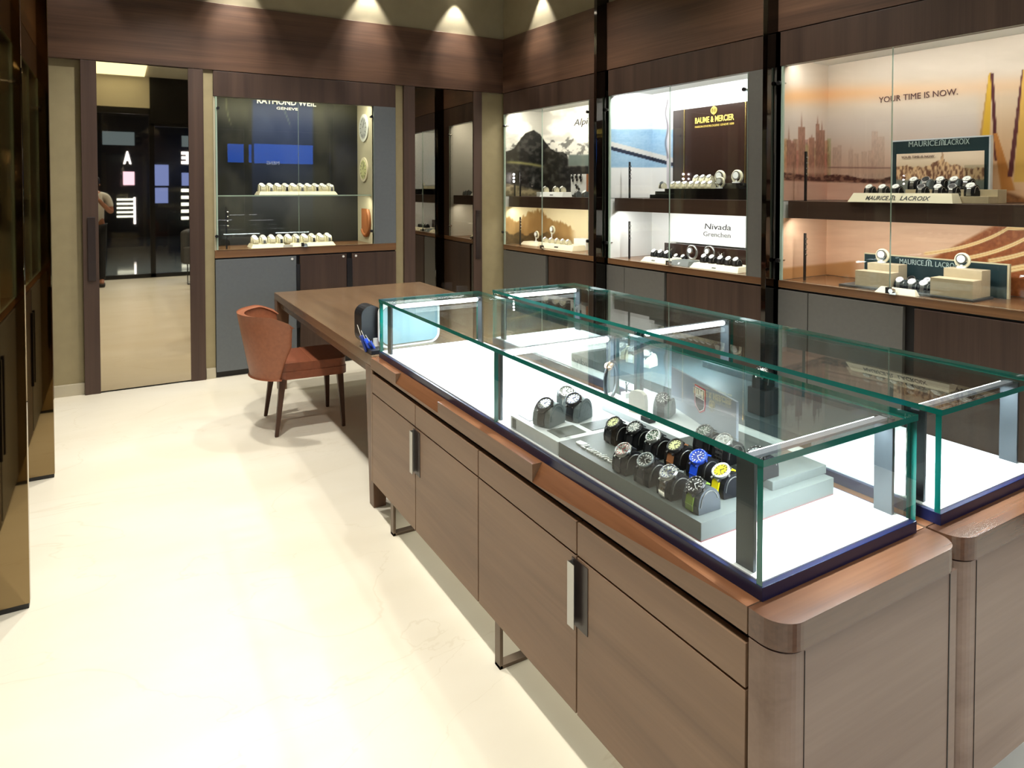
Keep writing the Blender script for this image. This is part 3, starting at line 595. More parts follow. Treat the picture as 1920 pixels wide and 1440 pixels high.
# ================================================================== COUNTERS
def rounded(x0, x1, y0, y1, r, corners, n=8):
    """ccw outline in xy with the named corners rounded (sw, se, ne, nw)"""
    pts = []
    for nm, cx, cy, a0 in (('sw', x0, y0, 180), ('se', x1, y0, 270), ('ne', x1, y1, 0), ('nw', x0, y1, 90)):
        if nm in corners:
            ox = cx+(r if 'w' in nm else -r); oy = cy+(r if 's' in nm else -r)
            for k in range(n+1):
                a = R(a0+90*k/n); pts.append((ox+r*math.cos(a), oy+r*math.sin(a)))
        else: pts.append((cx, cy))
    return pts
ZW = .747; ZG = 1.0256; CY0, CY1 = .80, 3.125; SEAM = .885
DOORY = [SEAM, 1.444, 2.01, 2.566, 3.105]
def counter(x0, x1, label, notch=True, legs=(2.87, 1.895)):
    t = thing('display_counter', label, 'counter', (x0, CY0, 0))
    bx = lambda mb, nm, p=t, bevel=0, seg=2: (lambda o: o)(mb.build(nm, p, bevel=bevel, seg=seg))
    O = Matrix.Translation((-x0, -CY0, 0))
    # carcass, end block with rounded corners
    bx(MB().box(x0+.022, x1-.01, SEAM, CY1, .155, .690, 'gap', T=O), 'carcass')
    bx(MB().prism(rounded(x0, x1-.012, CY0+.004, SEAM-.004, .05, ('sw',)), .152, ZW-.058, 'counter_x', 'z', T=O, smooth=False), 'end_block', bevel=.0015)
    bx(MB().box(x0+.062, x0+.063, CY0+.0025, CY0+.005, .152, ZW-.06, 'gap', T=O).box(x1-.045, x1-.042, CY0+.0025, CY0+.005, .152, ZW-.06, 'gap', T=O), 'panel_joint')
    # worktop: near end piece with round corners, then the long strip whose front lip has two finger notches
    bx(MB().prism(rounded(x0, x1, CY0, SEAM-.003, .055, ('sw', 'se'), 10), ZW-.054, ZW, 'counter_top', 'z', T=O), 'worktop_end', bevel=.0015)
    zb = ZW-.054; mb = MB()
    if notch:
        secs = [(SEAM, 0.0, 1), (1.666, 1.0, 1), (1.666, 0.0, 0), (2.342, 0.0, 0), (2.342, .8, 1), (2.79, .8, 1), (2.79, 0, 0), (CY1, 0, 0)]
    else: secs = [(SEAM, 0, 1), (CY1, 0, 1)]
    xi = x0+.10; cut = .034
    for (ya, ca, _), (yb, cb, _) in zip(secs[:-1], secs[1:]):
        if yb-ya < 1e-6: continue
        def prof(y, c):
            h = .053*c; return [(x0, zb), (x0, ZW-h), (x0+cut*c, ZW), (xi, ZW), (xi, zb)]
        A = [(p[0], ya, p[1]) for p in prof(ya, ca)]; B = [(p[0], yb, p[1]) for p in prof(yb, cb)]
        vs = A+B
        mb.add(vs, [(0, 5, 6, 1)], 'counter', False, O); mb.add(vs, [(1, 6, 7, 2), (2, 7, 8, 3)], 'counter_top_y', False, O)
        mb.add(vs, [(3, 8, 9, 4), (4, 9, 5, 0)], 'counter', False, O); mb.add(vs, [(0, 1, 2, 3, 4), (9, 8, 7, 6, 5)], 'counter', False, O)
    bx(mb, 'worktop_lip')
    bx(MB().box(xi, x1, SEAM, CY1, zb, ZW, 'counter_top_y', T=O), 'worktop', bevel=.001)
    # drawers and doors
    for k in range(4):
        ya, yb = DOORY[k]+.003, DOORY[k+1]-.003
        dr = bx(MB().box(x0, x0+.02, ya, yb, .585, .672, 'counter', T=O), 'drawer', bevel=.001)
        dz = .579
        d = bx(MB().box(x0, x0+.02, ya, yb, .155, dz, 'counter', T=O), 'door', bevel=.001)
        if k in (1, 3):          # slim steel pull on the edge next to the neighbour door
            yh = DOORY[k]
            bx(MB().box(x0-.016, x0-.002, yh+.012, yh+.016, .395, .566, 'steel', T=O).box(x0-.018, x0-.016, yh-.012, yh+.018, .395, .566, 'steel', T=O)
               .box(x0-.002, x0+.001, yh-.050, yh+.02, .393, .571, 'dark_pull', T=O), 'handle', d)
    bx(MB().box(x0, x0+.02, DOORY[4]-.001, CY1, .155, .69, 'counter', T=O), 'end_stile', bevel=.001)
    for (ya) in legs:            # sled leg: flat bar loop under the carcass
        w_ = .034; xa, xb = x0+.01, x1-.06
        bx(MB().box(xa, xa+.012, ya-w_/2, ya+w_/2, .0, .156, 'dark_steel', T=O).box(xa, xb, ya-w_/2, ya+w_/2, 0, .012, 'dark_steel', T=O)
           .box(xb-.012, xb, ya-w_/2, ya+w_/2, 0, .156, 'dark_steel', T=O), 'sled_leg', bevel=.001)
    bx(MB().box(x0+.10, x0+.11, SEAM+.05, CY1-.05, .147, .155, 'led_dim', T=O), 'underglow_strip')
    light('underglow_light', 'AREA', (.13, (CY1-CY0)/2, .145), 0.9, (1, .93, .74), parent=t, shape='RECTANGLE', size=.04, size_y=2.1)
    return t
X1a, X1b = 1.039, 1.648
X2a, X2b = 1.657, 2.262
counter(X1a, X1b, 'walnut display counter nearest the aisle with four doors and notched front lip')
counter(X2a, X2b, 'walnut display counter behind the nearest one, closer to the right wall', notch=False)
def glass_case(x0, x1, y0, y1, label):
    t = thing('glass_display_case', label, 'display case', (x0, y0, ZW))
    O = Matrix.Translation((-x0, -y0, -ZW))
    B = lambda mb, nm, p=t, **k: mb.build(nm, p, **k)
    zt = ZG; zb = ZW+.028; g = .014
    B(MB().box(x0, x1, y0, y1, ZW, zb, 'frame_blue_sheen', T=O), 'base_frame', bevel=.001)
    B(MB().box(x0+.012, x1-.012, y0+.012, y1-.012, zb, zb+.003, 'case_floor', T=O), 'display_floor')
    ys = 1.965
    # left side in two panes, right side in two, ends, top in one
    z0, z1 = zb-.006, zt-g
    for xa in (x0+.002, x1-.002-g):
        for (a, b) in ((y0+.002+g, ys-.001), (ys+.001, y1-.002-g)): B(MB().box(xa, xa+g, a, b, z0, z1, 'glass_side', T=O, em='edge', thin='x'), 'side_pane')
    for ya in (y0+.002, y1-.002-g): B(MB().box(x0+.002, x1-.002, ya, ya+g, z0, z1, 'glass_case', T=O, em='edge', thin='y'), 'end_pane')
    B(MB().box(x0, x1, y0, y1, z1, zt, 'glass_case', T=O, em='edge', thin='z'), 'top_pane')
    for k, yg in enumerate((.945, 1.985, 3.03)):
        fr = B(MB().box(x0+.02, x1-.02, yg-.012, yg+.008, z1-.010, z1-.004, 'post_pale', T=O), 'light_frame')
        for xa in (x0+.022, x1-.032): B(MB().box(xa, xa+.010, yg-.025, yg+.02, zb+.003, z1-.004, 'post', T=O), 'post', bevel=.001)
        if k == 0: B(MB().box(x0+.05, x1-.05, yg+.008, yg+.012, z1-.012, z1-.005, 'led', T=O), 'led_bar', fr)
        else: B(MB().lathe((0, 0, 0), [(0, 0), (.007, .001), (.010, .006), (.010, x1-x0-.106), (.007, x1-x0-.101), (0, x1-x0-.10)], 'led', 12, T=O @ Matrix.Translation((x0+.05, yg-.014, z1-.013)) @ Matrix.Rotation(PI/2, 4, 'Y')), 'led_bar', fr)
        light('case_light', 'AREA', ((x1-x0)/2, yg-y0, z1-.021-ZW), 7, COOL, parent=t, shape='RECTANGLE', size=x1-x0-.1, size_y=.018)
    return t
glass_case(1.075, 1.607, .879, 3.11, 'long glass display case nearest the aisle, holding rows of sports watches')
glass_case(1.688, 2.21, .868, 3.10, 'long glass display case on the rear counter, nearly empty inside')
ZC = ZW+.0312                                       # upper face of a case floor

# ================================================================== WATCHES
def cushion_mesh(m, wd=.052, k=1.0, deep=.034, hgt=.056):
    """D-shaped display cushion; faces +x"""
    pr = [(-deep, 0), (deep*.95, 0), (deep*1.0, hgt*.30)]
    for a in np.linspace(20, 165, 9): pr.append((deep*.95*math.cos(R(a)), hgt*.42+hgt*.58*math.sin(R(a))))
    pr.append((-deep, hgt*.35)); pr = [(p[0]*k, p[1]*k) for p in pr]
    mb = MB().prism(pr, -wd*k/2, wd*k/2, m, 'y')
    rim = [(p[0]*.8, p[1]*.84+.002) for p in pr[2:-1]]
    for s in (-1, 1): mb.tube([(p[0], s*(wd*k/2+.0005), p[1]) for p in rim], .0016*k, m if m == 'grey_fabric' else 'steel', 5)
    return mb
def strap_mb(m, k=1.0, wd=.022, deep=.034, hgt=.056, links=False):
    pts = [(deep*1.02, hgt*.06), (deep*1.04, hgt*.30)]
    for a in np.linspace(22, 120, 8): pts.append((deep*.99*math.cos(R(a)), hgt*.43+hgt*.60*math.sin(R(a))))
    mb = MB(); th = .003
    outs = []
    for i, p in enumerate(pts):
        a = pts[max(i-1, 0)]; b = pts[min(i+1, len(pts)-1)]; d = Vector((b[0]-a[0], b[1]-a[1])).normalized(); nn = Vector((d.y, -d.x)); outs.append((p[0]+nn.x*th, p[1]+nn.y*th))
    vs = []
    for i in range(len(pts)):
        w_ = wd/2*(1 if i < len(pts) else 1)
        for (q, s) in ((pts[i], -1), (outs[i], -1), (outs[i], 1), (pts[i], 1)): vs.append((q[0]*k, s*w_*k, q[1]*k))
    n = len(pts); fs = []
    for i in range(n-1):
        for j in range(4): fs.append((i*4+j, (i+1)*4+j, (i+1)*4+(j+1) % 4, i*4+(j+1) % 4))
    fs += [(3, 2, 1, 0), tuple(range((n-1)*4, n*4))]
    mb.add(vs, fs, m)
    if links:                                       # bracelet: raised centre links
        for i in range(n-1):
            for h_ in (.25, .75):
                x = (outs[i][0]*(1-h_)+outs[i+1][0]*h_)*k; z = (outs[i][1]*(1-h_)+outs[i+1][1]*h_)*k
                ang = math.atan2(outs[i+1][1]-outs[i][1], outs[i+1][0]-outs[i][0]); T = Matrix.Translation((x, 0, z)) @ Matrix.Rotation(-ang, 4, 'Y')
                for yy in (-.0075, 0, .0075): mb.box(-.0028*k, .0028*k, (yy-.0033)*k, (yy+.0033)*k, -.0008*k, .0014*k, 'chrome', T=T)
    else:
        for i in (1, 3): 
            p = outs[i]; mb.box((p[0]-.0006)*k, (p[0]+.0012)*k, -wd/2*k, wd/2*k, (p[1]-.001)*k, (p[1]+.001)*k, m)
    return mb
def dialT(k=1.0, deep=.034, hgt=.056, tilt=33):
    return Matrix.Translation((deep*.50*k, 0, (hgt*.98)*k)) @ Matrix.Rotation(R(tilt), 4, 'Y')
def watch(name_loc, rz, label, strap='rubber', case='steel', bezel='black', dial='black_dial', marks='white_ink', sub='steel', k=1.0, group=None, links=False, r=.0225):
    t = thing('wrist_watch', label, 'watch', name_loc, rz, group)
    strap_mb(strap, k, .022, links=links).build('strap', t)
    T = dialT(k); r = r*k
    c = MB().lathe((0, 0, 0), [(0, -.006*k), (r*.9, -.006*k), (r*1.04, -.002*k), (r*1.04, .002*k), (r*.98, .004*k), (r*.8, .0035*k)], case, 28, T=T)
    for s in (-1, 1):
        for u in (-1, 1): c.box(u*r*.72-(.004*k if u < 0 else 0), u*r*.72+(.004*k if u > 0 else .0)+u*.006*k, s*.0105*k-.0022*k, s*.0105*k+.0022*k, -.006*k, 0, case, T=T)
    c.build('case', t)
    bz = MB().lathe((0, 0, 0), [(r*.98, .0035*k), (r*.99, .0062*k), (r*.80, .0068*k), (r*.78, .004*k)], bezel, 28, T=T)
    for q in range(12):
        TT = T @ Matrix.Rotation(q*PI/6, 4, 'Z'); bz.box(r*.85, r*.94, -.0006*k*(2 if q % 3 == 0 else 1), .0006*k*(2 if q % 3 == 0 else 1), .0062*k, .0069*k, marks, T=TT)
    bz.build('bezel', t)
    d = MB().cyl((0, 0, .0030*k), r*.79, .0012*k, dial, 28, T=T)
    for q in range(12):
        TT = T @ Matrix.Rotation(q*PI/6, 4, 'Z'); L_ = .26 if q % 3 == 0 else .16; d.box(r*(.74-L_), r*.72, -.0011*k, .0011*k, .0042*k, .0048*k, marks, T=TT)
    for (ux, uy) in ((.0, .34), (.0, -.34), (-.36, 0)) if sub else ():
        d.cyl((r*ux, r*uy, .0042*k), r*.19, .0005*k, sub, 14, T=T)
    dd = d.build('dial', t)
    MB().box(-.0012*k, r*.45, -.0010*k, .0010*k, .0052*k, .0057*k, marks, T=T @ Matrix.Rotation(2.5, 4, 'Z')).box(-.0012*k, r*.66, -.0007*k, .0007*k, .0058*k, .0062*k, marks, T=T @ Matrix.Rotation(.9, 4, 'Z')).build('hands', dd)
    MB().cyl((0, r*1.02, 0), .0032*k, .004*k, case, 12, 'y', T=T).build('crown', t)
    return t
def cushion(p, rz, label, m='black_fabric', k=1.0, group=None):
    o = cushion_mesh(m, k=k).build('watch_cushion', bevel=.0012*k); o.location = p; o.rotation_euler = (0, 0, rz)
    return tag(o, label, 'watch cushion', group)

# ---- things in the front case
RZ = PI-.02                                         # watches face the aisle
ZT1 = ZC+.043                                       # upper face of the trays
def box_thing(name, label, cat, x0, x1, y0, y1, z0, z1, m, bevel=.001, group=None, rz=0):
    c = ((x0+x1)/2, (y0+y1)/2, z0)
    o = MB().box(x0-c[0], x1-c[0], y0-c[1], y1-c[1], 0, z1-z0, m).build(name, bevel=bevel); o.location = c; o.rotation_euler = (0, 0, rz)
    return tag(o, label, cat, group)
t = thing('watch_tray', 'large dark grey tray with rows of watches and raised white lettering', 'tray', (1.094, 1.058, ZC))
TL = [(0, 0), (.463, 0), (.463, .355), (.285, .355), (.285, .552), (0, .552)]
MB().prism(TL, .003, .043, 'tray_grey', 'z').prism(TL, 0, .003, 'red_brown', 'z').build('tray_body', t, bevel=.001)
MB().prism(rounded(-.016, .016, -.011, .011, .010, ('sw', 'se'), 6), 0, .004, 'white', 'z', T=Matrix.Translation((.045, .505, .0436)) @ Matrix.Rotation(-PI/2+.1, 4, 'Z')).build('shield_mark', t)
text(t, 'Luminox', .036, 'white_ink', None, name='tray_lettering', extrude=.002, T=Matrix.Translation((.030, .490, .0462)) @ Matrix.Rotation(-PI/2, 4, 'Z'), width=.165, shear=.2)
t = thing('watch_tray', 'pale grey tray with dark cards at the far end of the dark tray', 'tray', (1.094, 1.615, ZC))
MB().box(0, .288, 0, .272, 0, .041, 'greycard').build('tray_body', t, bevel=.001)
MB().box(-.002, 0, .238, .258, .006, .036, 'tray_grey').build('shield_mark', t)
for (a, b, c_, d_) in ((.022, .118, .022, .092), (.14, .25, .022, .085), (.02, .10, .190, .258)): MB().box(a, b, c_, d_, .041, .0425, 'tray_grey').build('name_card', t)
# risers and the emblem board
box_thing('display_riser', 'pale grey riser box behind the watch rows carrying the emblem board', 'riser', 1.386, 1.588, 1.425, 1.79, ZC, ZC+.058, 'greycard')
box_thing('display_riser', 'low grey step at the near right of the dark tray', 'riser', 1.36, 1.565, 1.085, 1.40, ZT1, ZT1+.022, 'tray_grey')
box_thing('display_riser', 'white riser block under the ring shaped stand', 'riser', 1.44, 1.56, 1.82, 1.945, ZC, ZC+.03, 'white')
ba = PZ(1262, 762, ZC+.058); bb = PZ(1392, 858, ZC+.0)
def board(px_pts, z, h, label, m, th=.008):
    pass
a0 = np.array([1.575, 1.66]); a1 = np.array([1.44, 1.20]); dv_ = a1-a0; Lb = np.linalg.norm(dv_); ang = math.atan2(dv_[1], dv_[0])
t = thing('emblem_board', 'pale grey upright board with a red and black shield emblem', 'sign board', (a0[0], a0[1], ZC+.0585), ang)
MB().box(0, Lb*.80, 0, .008, 0, .128, 'board_grey').build('board_panel', t, bevel=.001)
Te = Matrix.Translation((.19, -.0015, .075)) @ Matrix.Rotation(PI/2, 4, 'X')
def shield(w_, h_): return [(-w_, h_), (-w_, -h_*.35), (-w_*.85, -h_*.65), (0, -h_), (w_*.85, -h_*.65), (w_, -h_*.35), (w_, h_)]
em = MB().prism(shield(.031, .040), -.001, .0005, 'red', 'z', T=Te).prism(shield(.027, .036), .0005, .0012, 'white_ink', 'z', T=Te).prism([(-.025, .004), (-.025, -.012), (-.02, -.022), (0, -.033), (.02, -.022), (.025, -.012), (.025, .004)], .0012, .0016, 'black', 'z', T=Te).box(-.025, .025, .008, .033, .0012, .0016, 'black', T=Te)
em.build('shield_emblem', t)
text(t, 'LUMI', .028, 'white_ink', None, name='emblem_lettering', T=Te @ Matrix.Translation((-.022, .011, .0022)), width=.044, bold=.0015)
# the watch rows: (px, py, strap, bezel, dial, marks, words, links, case)
ROW = [(1149, 828, 'rubber', 'black', 'cream_dial', 'dark_ink', 'black watch with a cream dial at the far end of the rear row', 0, 'black'),
       (1187, 837, 'rubber', 'black', 'grey_dial', 'white_ink', 'black watch with a grey chronograph dial, second from the far end of the rear row', 0, 'black'),
       (1224, 855, 'rubber', 'steel', 'green_dial', 'white_ink', 'steel watch with a white and green dial in the middle of the rear row', 0, 'steel'),
       (1264, 874, 'tan', 'black', 'cream_dial', 'dark_ink', 'watch with a cream dial and beige strap beside the blue watch', 0, 'black'),
       (1306, 896, 'blue', 'blue', 'blue_dial', 'white_ink', 'bright blue watch with a white marked dial', 0, 'blue_dark'),
       (1350, 925, 'yellow', 'white_dial', 'yellow', 'dark_ink', 'bright yellow watch with a yellow strap', 0, 'steel'),
       (1160, 884, 'rubber', 'steel', 'white_dial', 'red', 'steel watch with a red marked dial at the far end of the front row', 0, 'steel'),
       (1201, 905, 'rubber', 'grey_dial', 'black_dial', 'white_ink', 'black watch with a grey bezel, second in the front row', 0, 'black'),
       (1245, 930, 'steel', 'steel', 'white_dial', 'blue_dark', 'steel watch on a steel bracelet in the front row', 1, 'steel'),
       (1294, 955, 'olive', 'black', 'black_dial', 'white_ink', 'watch on an olive green strap, nearest the camera', 0, 'black')]
for i, (px, py, s_, bz, dl, mk, words, ln, cs) in enumerate(ROW):
    p = PZ(px, py, ZT1); p = (p[0]+(.026 if i > 5 else .014), p[1]-.008, ZT1+.001)
    rz = RZ+.08*math.sin(i*2.1)
    cushion(p, rz, 'cushion under the '+words.replace(' at the', ', at the') if len(words.split()) < 13 else 'cushion under the '+' '.join(words.split()[:11]), 'black_fabric' if i != 9 else 'charcoal_fabric')
    watch(p, rz, words, s_, cs, bz, dl, mk, 'steel' if dl in ('grey_dial', 'white_dial', 'green_dial') else None, links=bool(ln))
ZS1 = ZT1+.0225
for (px, py, s_, dl, words, ln) in ((1323, 848, 'rubber', 'green_dial', 'black watch on the low grey step behind the blue watch', 0), (1360, 866, 'steel', 'silver_dial', 'steel bracelet watch on the low grey step, beside the dark post', 1), (1420, 893, 'rubber', 'grey_dial', 'black watch on the low grey step, partly behind the corner glass edge', 0)):
    p = PZ(px, py, ZS1); p = (p[0]+.012, p[1], ZS1+.001)
    cushion(p, RZ, 'cushion of the '+words, 'black_fabric'); watch(p, RZ, words, s_, 'steel' if ln else 'black', 'steel' if ln else 'black', dl, 'white_ink', links=bool(ln))
# pale tray watches
for (px, py, words) in ((1023, 795, 'black watch on a grey cushion at the front left of the pale tray'), (1076, 785, 'black watch on a grey cushion at the back of the pale tray')):
    p = PZ(px, py, ZC+.042); p = (p[0]+.012, p[1], ZC+.0425)
    cushion(p, PI+.35, 'grey cushion of the '+words.replace(' on a grey cushion', ''), 'grey_fabric', 1.22); watch(p, PI+.35, words, 'rubber', 'black', 'black', 'silver_dial', 'blue_dark', 'steel', 1.15)
p = PZ(1048, 772, ZC+.042)
cushion((1.285, 1.845, ZC+.0425), PI+.9, 'grey cushion at the far edge of the pale tray', 'grey_fabric', 1.15)
watch((1.285, 1.845, ZC+.0425), PI+.9, 'white strapped watch behind the two grey cushions', 'white', 'steel', 'steel', 'white_dial', 'dark_ink', None, 1.1)
# watch in front of the emblem board
p = PZ(1288, 778, ZC+.058); cushion((1.49, 1.60, ZC+.059), PI+.5, 'grey cushion in front of the emblem board', 'grey_fabric'); watch((1.49, 1.60, ZC+.059), PI+.5, 'black watch in front of the emblem board', 'rubber', 'black', 'black', 'black_dial', 'white_ink', None)
t = thing('acrylic_stand', 'clear rounded acrylic stand on the pale riser', 'stand', (1.43, 1.655, ZC+.0585))
MB().prism([(-.03, 0), (.03, 0), (.03, .05), (.024, .066), (.008, .072), (-.012, .072), (-.026, .062), (-.03, .045)], -.009, .009, 'acrylic_milky', 'y', T=Matrix.Rotation(1.9, 4, 'Z')).build('acrylic_body', t, bevel=.001)
box_thing('price_block', 'small black price block below the acrylic stand', 'price block', 1.392, 1.418, 1.56, 1.60, ZC+.0585, ZC+.072, 'black')
# ring shaped stand with a watch
t = thing('ring_stand', 'grey ring shaped stand carrying a rose gold watch, far right of the front case', 'stand', (1.50, 1.88, ZC+.0305), .5)
MB().tube([(.056*math.cos(a), 0, .070+.062*math.sin(a)) for a in np.linspace(0, 2*PI, 33)[:-1]], .0065, 'post', 8, closed=True).box(-.012, .012, -.01, .01, 0, .008, 'post').build('ring', t)
MB().lathe((0, 0, 0), [(0, 0), (.017, 0), (.018, .005), (.014, .008), (0, .008)], 'rose', 24, T=Matrix.Translation((-.026, -.004, .122)) @ Matrix.Rotation(R(-35), 4, 'Y')).build('watch_head', t)
t = thing('figurine', 'tiny figurine on a white block beside the ring shaped stand', 'ornament', (1.54, 1.845, ZC+.0305))
MB().box(-.014, .014, -.012, .012, 0, .028, 'white').build('block', t)
MB().tube([(0, 0, .028), (.001, 0, .045), (-.002, 0, .058)], [.003, .004, .002], 'post', 6).tube([(0, 0, .048), (.012, 0, .060)], .0015, 'post', 6).lathe((-.002, 0, .062), [(0, -.004), (.003, -.002), (.004, 0), (.003, .003), (0, .004)], 'post', 10).build('figure', t)
# ---- things in the rear case
def key_tag():
    t = thing('key_tag', 'white cord with a blue tag hanging from the case lock', 'key tag', (1.706, .955, .93))
    cord = [(0, 0, .04), (-.006, 0, .01), (-.010, 0, -.02), (-.002, 0, -.045), (0, 0, -.06), (.006, 0, -.04), (.004, 0, -.01), (.002, 0, .035)]
    MB().tube(cord, .0022, 'white', 6).tube([(-.001, 0, -.058), (-.004, .002, -.09), (.002, 0, -.12)], .0026, 'white', 6).build('cord', t)
    b = MB().box(.005, .032, -.002, .002, -.0, .035, 'blue_dark').build('blue_tag', t, bevel=.001)
    MB().cyl((0, 0, .04), .006, .02, 'chrome', 12).build('lock', t)
key_tag()
box_thing('acrylic_block', 'clear stepped acrylic block on the floor of the rear case', 'acrylic block', 1.80, 1.98, 1.0, 1.17, ZC, ZC+.022, 'acrylic')
t = thing('display_platform', 'large dark slate platform in the middle of the rear case', 'platform', (1.76, 1.27, ZC))
MB().box(0, .41, 0, 1.22, 0, .036, 'slate').build('platform_body', t, bevel=.001); MB().box(.33, .41, .1, .75, .036, .060, 'slate').build('rear_step', t, bevel=.001)
t = thing('watch_stand', 'tall black column stand with a watch, behind the emblem board', 'stand', (1.83, 1.50, ZC+.0365))
MB().box(-.035, .035, -.035, .035, 0, .085, 'black').build('column', t, bevel=.002)
watch((1.83, 1.50, ZC+.122), PI+.3, 'dark chronograph watch on top of the tall black column', 'rubber', 'steel', 'black', 'black_dial', 'white_ink', 'steel', .95)
cushion((1.83, 1.50, ZC+.122), PI+.3, 'black cushion on top of the tall black column', 'black_fabric', .95)
for k, (y, dl) in enumerate(((2.30, 'white_dial'), (2.22, 'silver_dial'), (2.14, 'white_dial'))):
    w_ = ('farthest', 'middle', 'nearest')[k]
    cushion((1.90, y, ZC+.0375), PI+.3, 'cream cushion, %s of three in the middle of the rear case' % w_, 'cream_fabric'); watch((1.90, y, ZC+.0375), PI+.3, 'pale watch, %s of three in the middle of the rear case' % w_, 'white', 'steel', 'steel', dl, 'dark_ink', None)

# ================================================================== TABLE AND CHAIR
t = thing('desk_table', 'long walnut consultation table standing against the far end of the counters', 'table', (1.05, 3.145, 0))
tx, ty = 1.215, 2.33
MB().box(0, tx, 0, ty, .695, .748, 'table').build('tabletop', t, bevel=.002)
MB().box(.03, tx-.03, .03, .055, .61, .695, 'table').box(.03, .055, .05, ty-.05, .635, .695, 'table').box(tx-.055, tx-.03, .05, ty-.05, .635, .695, 'table').box(.03, tx-.03, ty-.055, ty-.03, .635, .695, 'table').build('apron', t, bevel=.001)
for (lx, ly, sx, sy) in ((0, 0, 1, 1), (0, ty, 1, -1), (tx, 0, -1, 1), (tx, ty, -1, -1)):
    mb = MB(); a = .095; b_ = .062
    top = [(0, 0), (a, 0), (a, a), (0, a)]; bot = [(.012, .012), (b_+.012, .012), (b_+.012, b_+.012), (.012, b_+.012)]
    vs = [(lx+sx*p[0], ly+sy*p[1], 0) for p in bot]+[(lx+sx*p[0], ly+sy*p[1], .695) for p in top]
    fs = [(0, 3, 2, 1), (4, 5, 6, 7), (0, 1, 5, 4), (1, 2, 6, 5), (2, 3, 7, 6), (3, 0, 4, 7)]
    if sx*sy < 0: fs = [f[::-1] for f in fs]
    mb.add(vs, fs, 'table_leg').build('leg', t, bevel=.002)
# chair: cognac leather tub chair facing the table
t = thing('tub_chair', 'cognac leather tub chair with dark tapered legs beside the table', 'chair', (1.06, 4.60, 0), R(-2))
def shell():
    mb = MB(); nA, nZ = 36, 9; vs = []
    def ring(a, tz, off):
        a = a*(.80+.20*min(1, tz*1.6))
        rx = .205+.075*tz; ry = .238+.062*tz                          # flares outward towards the top
        front = max(0, (abs(a)-R(60))/R(32))
        z = .350+tz*(.400-.06*front**1.5)
        return (-.125-(rx+off)*math.cos(a), (ry+off)*math.sin(a), z)
    A = np.linspace(-R(92), R(92), nA)
    for side, off in ((0, 0.0), (1, -.034)):
        for j in range(nZ):
            for a in A: vs.append(ring(a, j/(nZ-1), off))
    N = nA*nZ; fs = []
    for j in range(nZ-1):
        for i in range(nA-1):
            q = (j*nA+i, j*nA+i+1, (j+1)*nA+i+1, (j+1)*nA+i); fs.append(q[::-1]); fs.append(tuple(N+k for k in q))
    for i in range(nA-1):
        j = nZ-1; fs.append((j*nA+i, N+j*nA+i, N+j*nA+i+1, j*nA+i+1)[::-1]); fs.append((i, i+1, N+i+1, N+i)[::-1])
    for j in range(nZ-1):
        fs.append((j*nA, (j+1)*nA, N+(j+1)*nA, N+j*nA)[::-1]); i = nA-1; fs.append((j*nA+i, N+j*nA+i, N+(j+1)*nA+i, (j+1)*nA+i)[::-1])
    return mb.add(vs, fs, 'leather', True)
o = shell().build('backrest', t, bevel=.012, seg=3)
def seat_pts(k=1.0):
    f = [p for p in rounded(-.10, .245, -.222, .222, .05, ('se', 'ne'), 6) if p[0] > -.09]
    r_ = [(-.125-.178*math.cos(a), .212*math.sin(a)) for a in np.linspace(R(84), R(-84), 13)]
    return [(x*k, y*k) for x, y in f+r_]
MB().prism(seat_pts(), .345, .395, 'leather_seat', 'z').build('seat_frame', t, bevel=.006)
MB().prism(seat_pts(.985), .395, .448, 'leather_seat', 'z', smooth=False).build('seat', t, bevel=.02, seg=4)
MB().box(.02, .024, -.22, .22, .4475, .4495, 'leather').build('seat_seam', t)
for (sx, sy) in ((-1, -1), (-1, 1), (1, -1), (1, 1)):
    x1_, y1_ = (.20 if sx > 0 else -.16), .19*sy; x0_, y0_ = (.215 if sx > 0 else -.205), .225*sy
    mb = MB(); w1, w0 = .020, .011
    vs = [(x0_-w0, y0_-w0, 0), (x0_+w0, y0_-w0, 0), (x0_+w0, y0_+w0, 0), (x0_-w0, y0_+w0, 0), (x1_-w1, y1_-w1, .35), (x1_+w1, y1_-w1, .35), (x1_+w1, y1_+w1, .35), (x1_-w1, y1_+w1, .35)]
    mb.add(vs, [(0, 3, 2, 1), (4, 5, 6, 7), (0, 1, 5, 4), (1, 2, 6, 5), (2, 3, 7, 6), (3, 0, 4, 7)], 'leg_wood').build('leg', t, bevel=.003)
# things on the table
ZTB = .7485
t = thing('tool_case', 'open white tool case with pale blue lid lining on the table corner', 'case', (1.13, 3.20, ZTB), R(3))
def rrect_xz(x0, x1, z0, z1, r, n=6):
    return [(p[0], p[1]) for p in rounded(x0, x1, z0, z1, r, ('sw', 'se', 'ne', 'nw'), n)]
MB().prism(rrect_xz(0, .34, 0, .225, .05), .060, .075, 'white', 'y').build('lid_shell', t, bevel=.003)
MB().prism(rrect_xz(.016, .324, .016, .209, .04), .052, .0605, 'pale_lining_blue', 'y').build('lid_lining', t, bevel=.004)
MB().prism(rounded(-.02, .33, .08, .30, .04, ('sw', 'se', 'ne', 'nw')), 0, .05, 'white', 'z').build('case_base', t, bevel=.004)
MB().prism(rounded(-.01, .32, .09, .29, .035, ('sw', 'se', 'ne', 'nw')), .05, .07, 'black', 'z').build('case_insert', t, bevel=.003)
MB().prism(rrect_xz(-.075, .03, .02, .215, .05), .10, .20, 'black_nylon', 'y').build('side_pouch', t, bevel=.01)
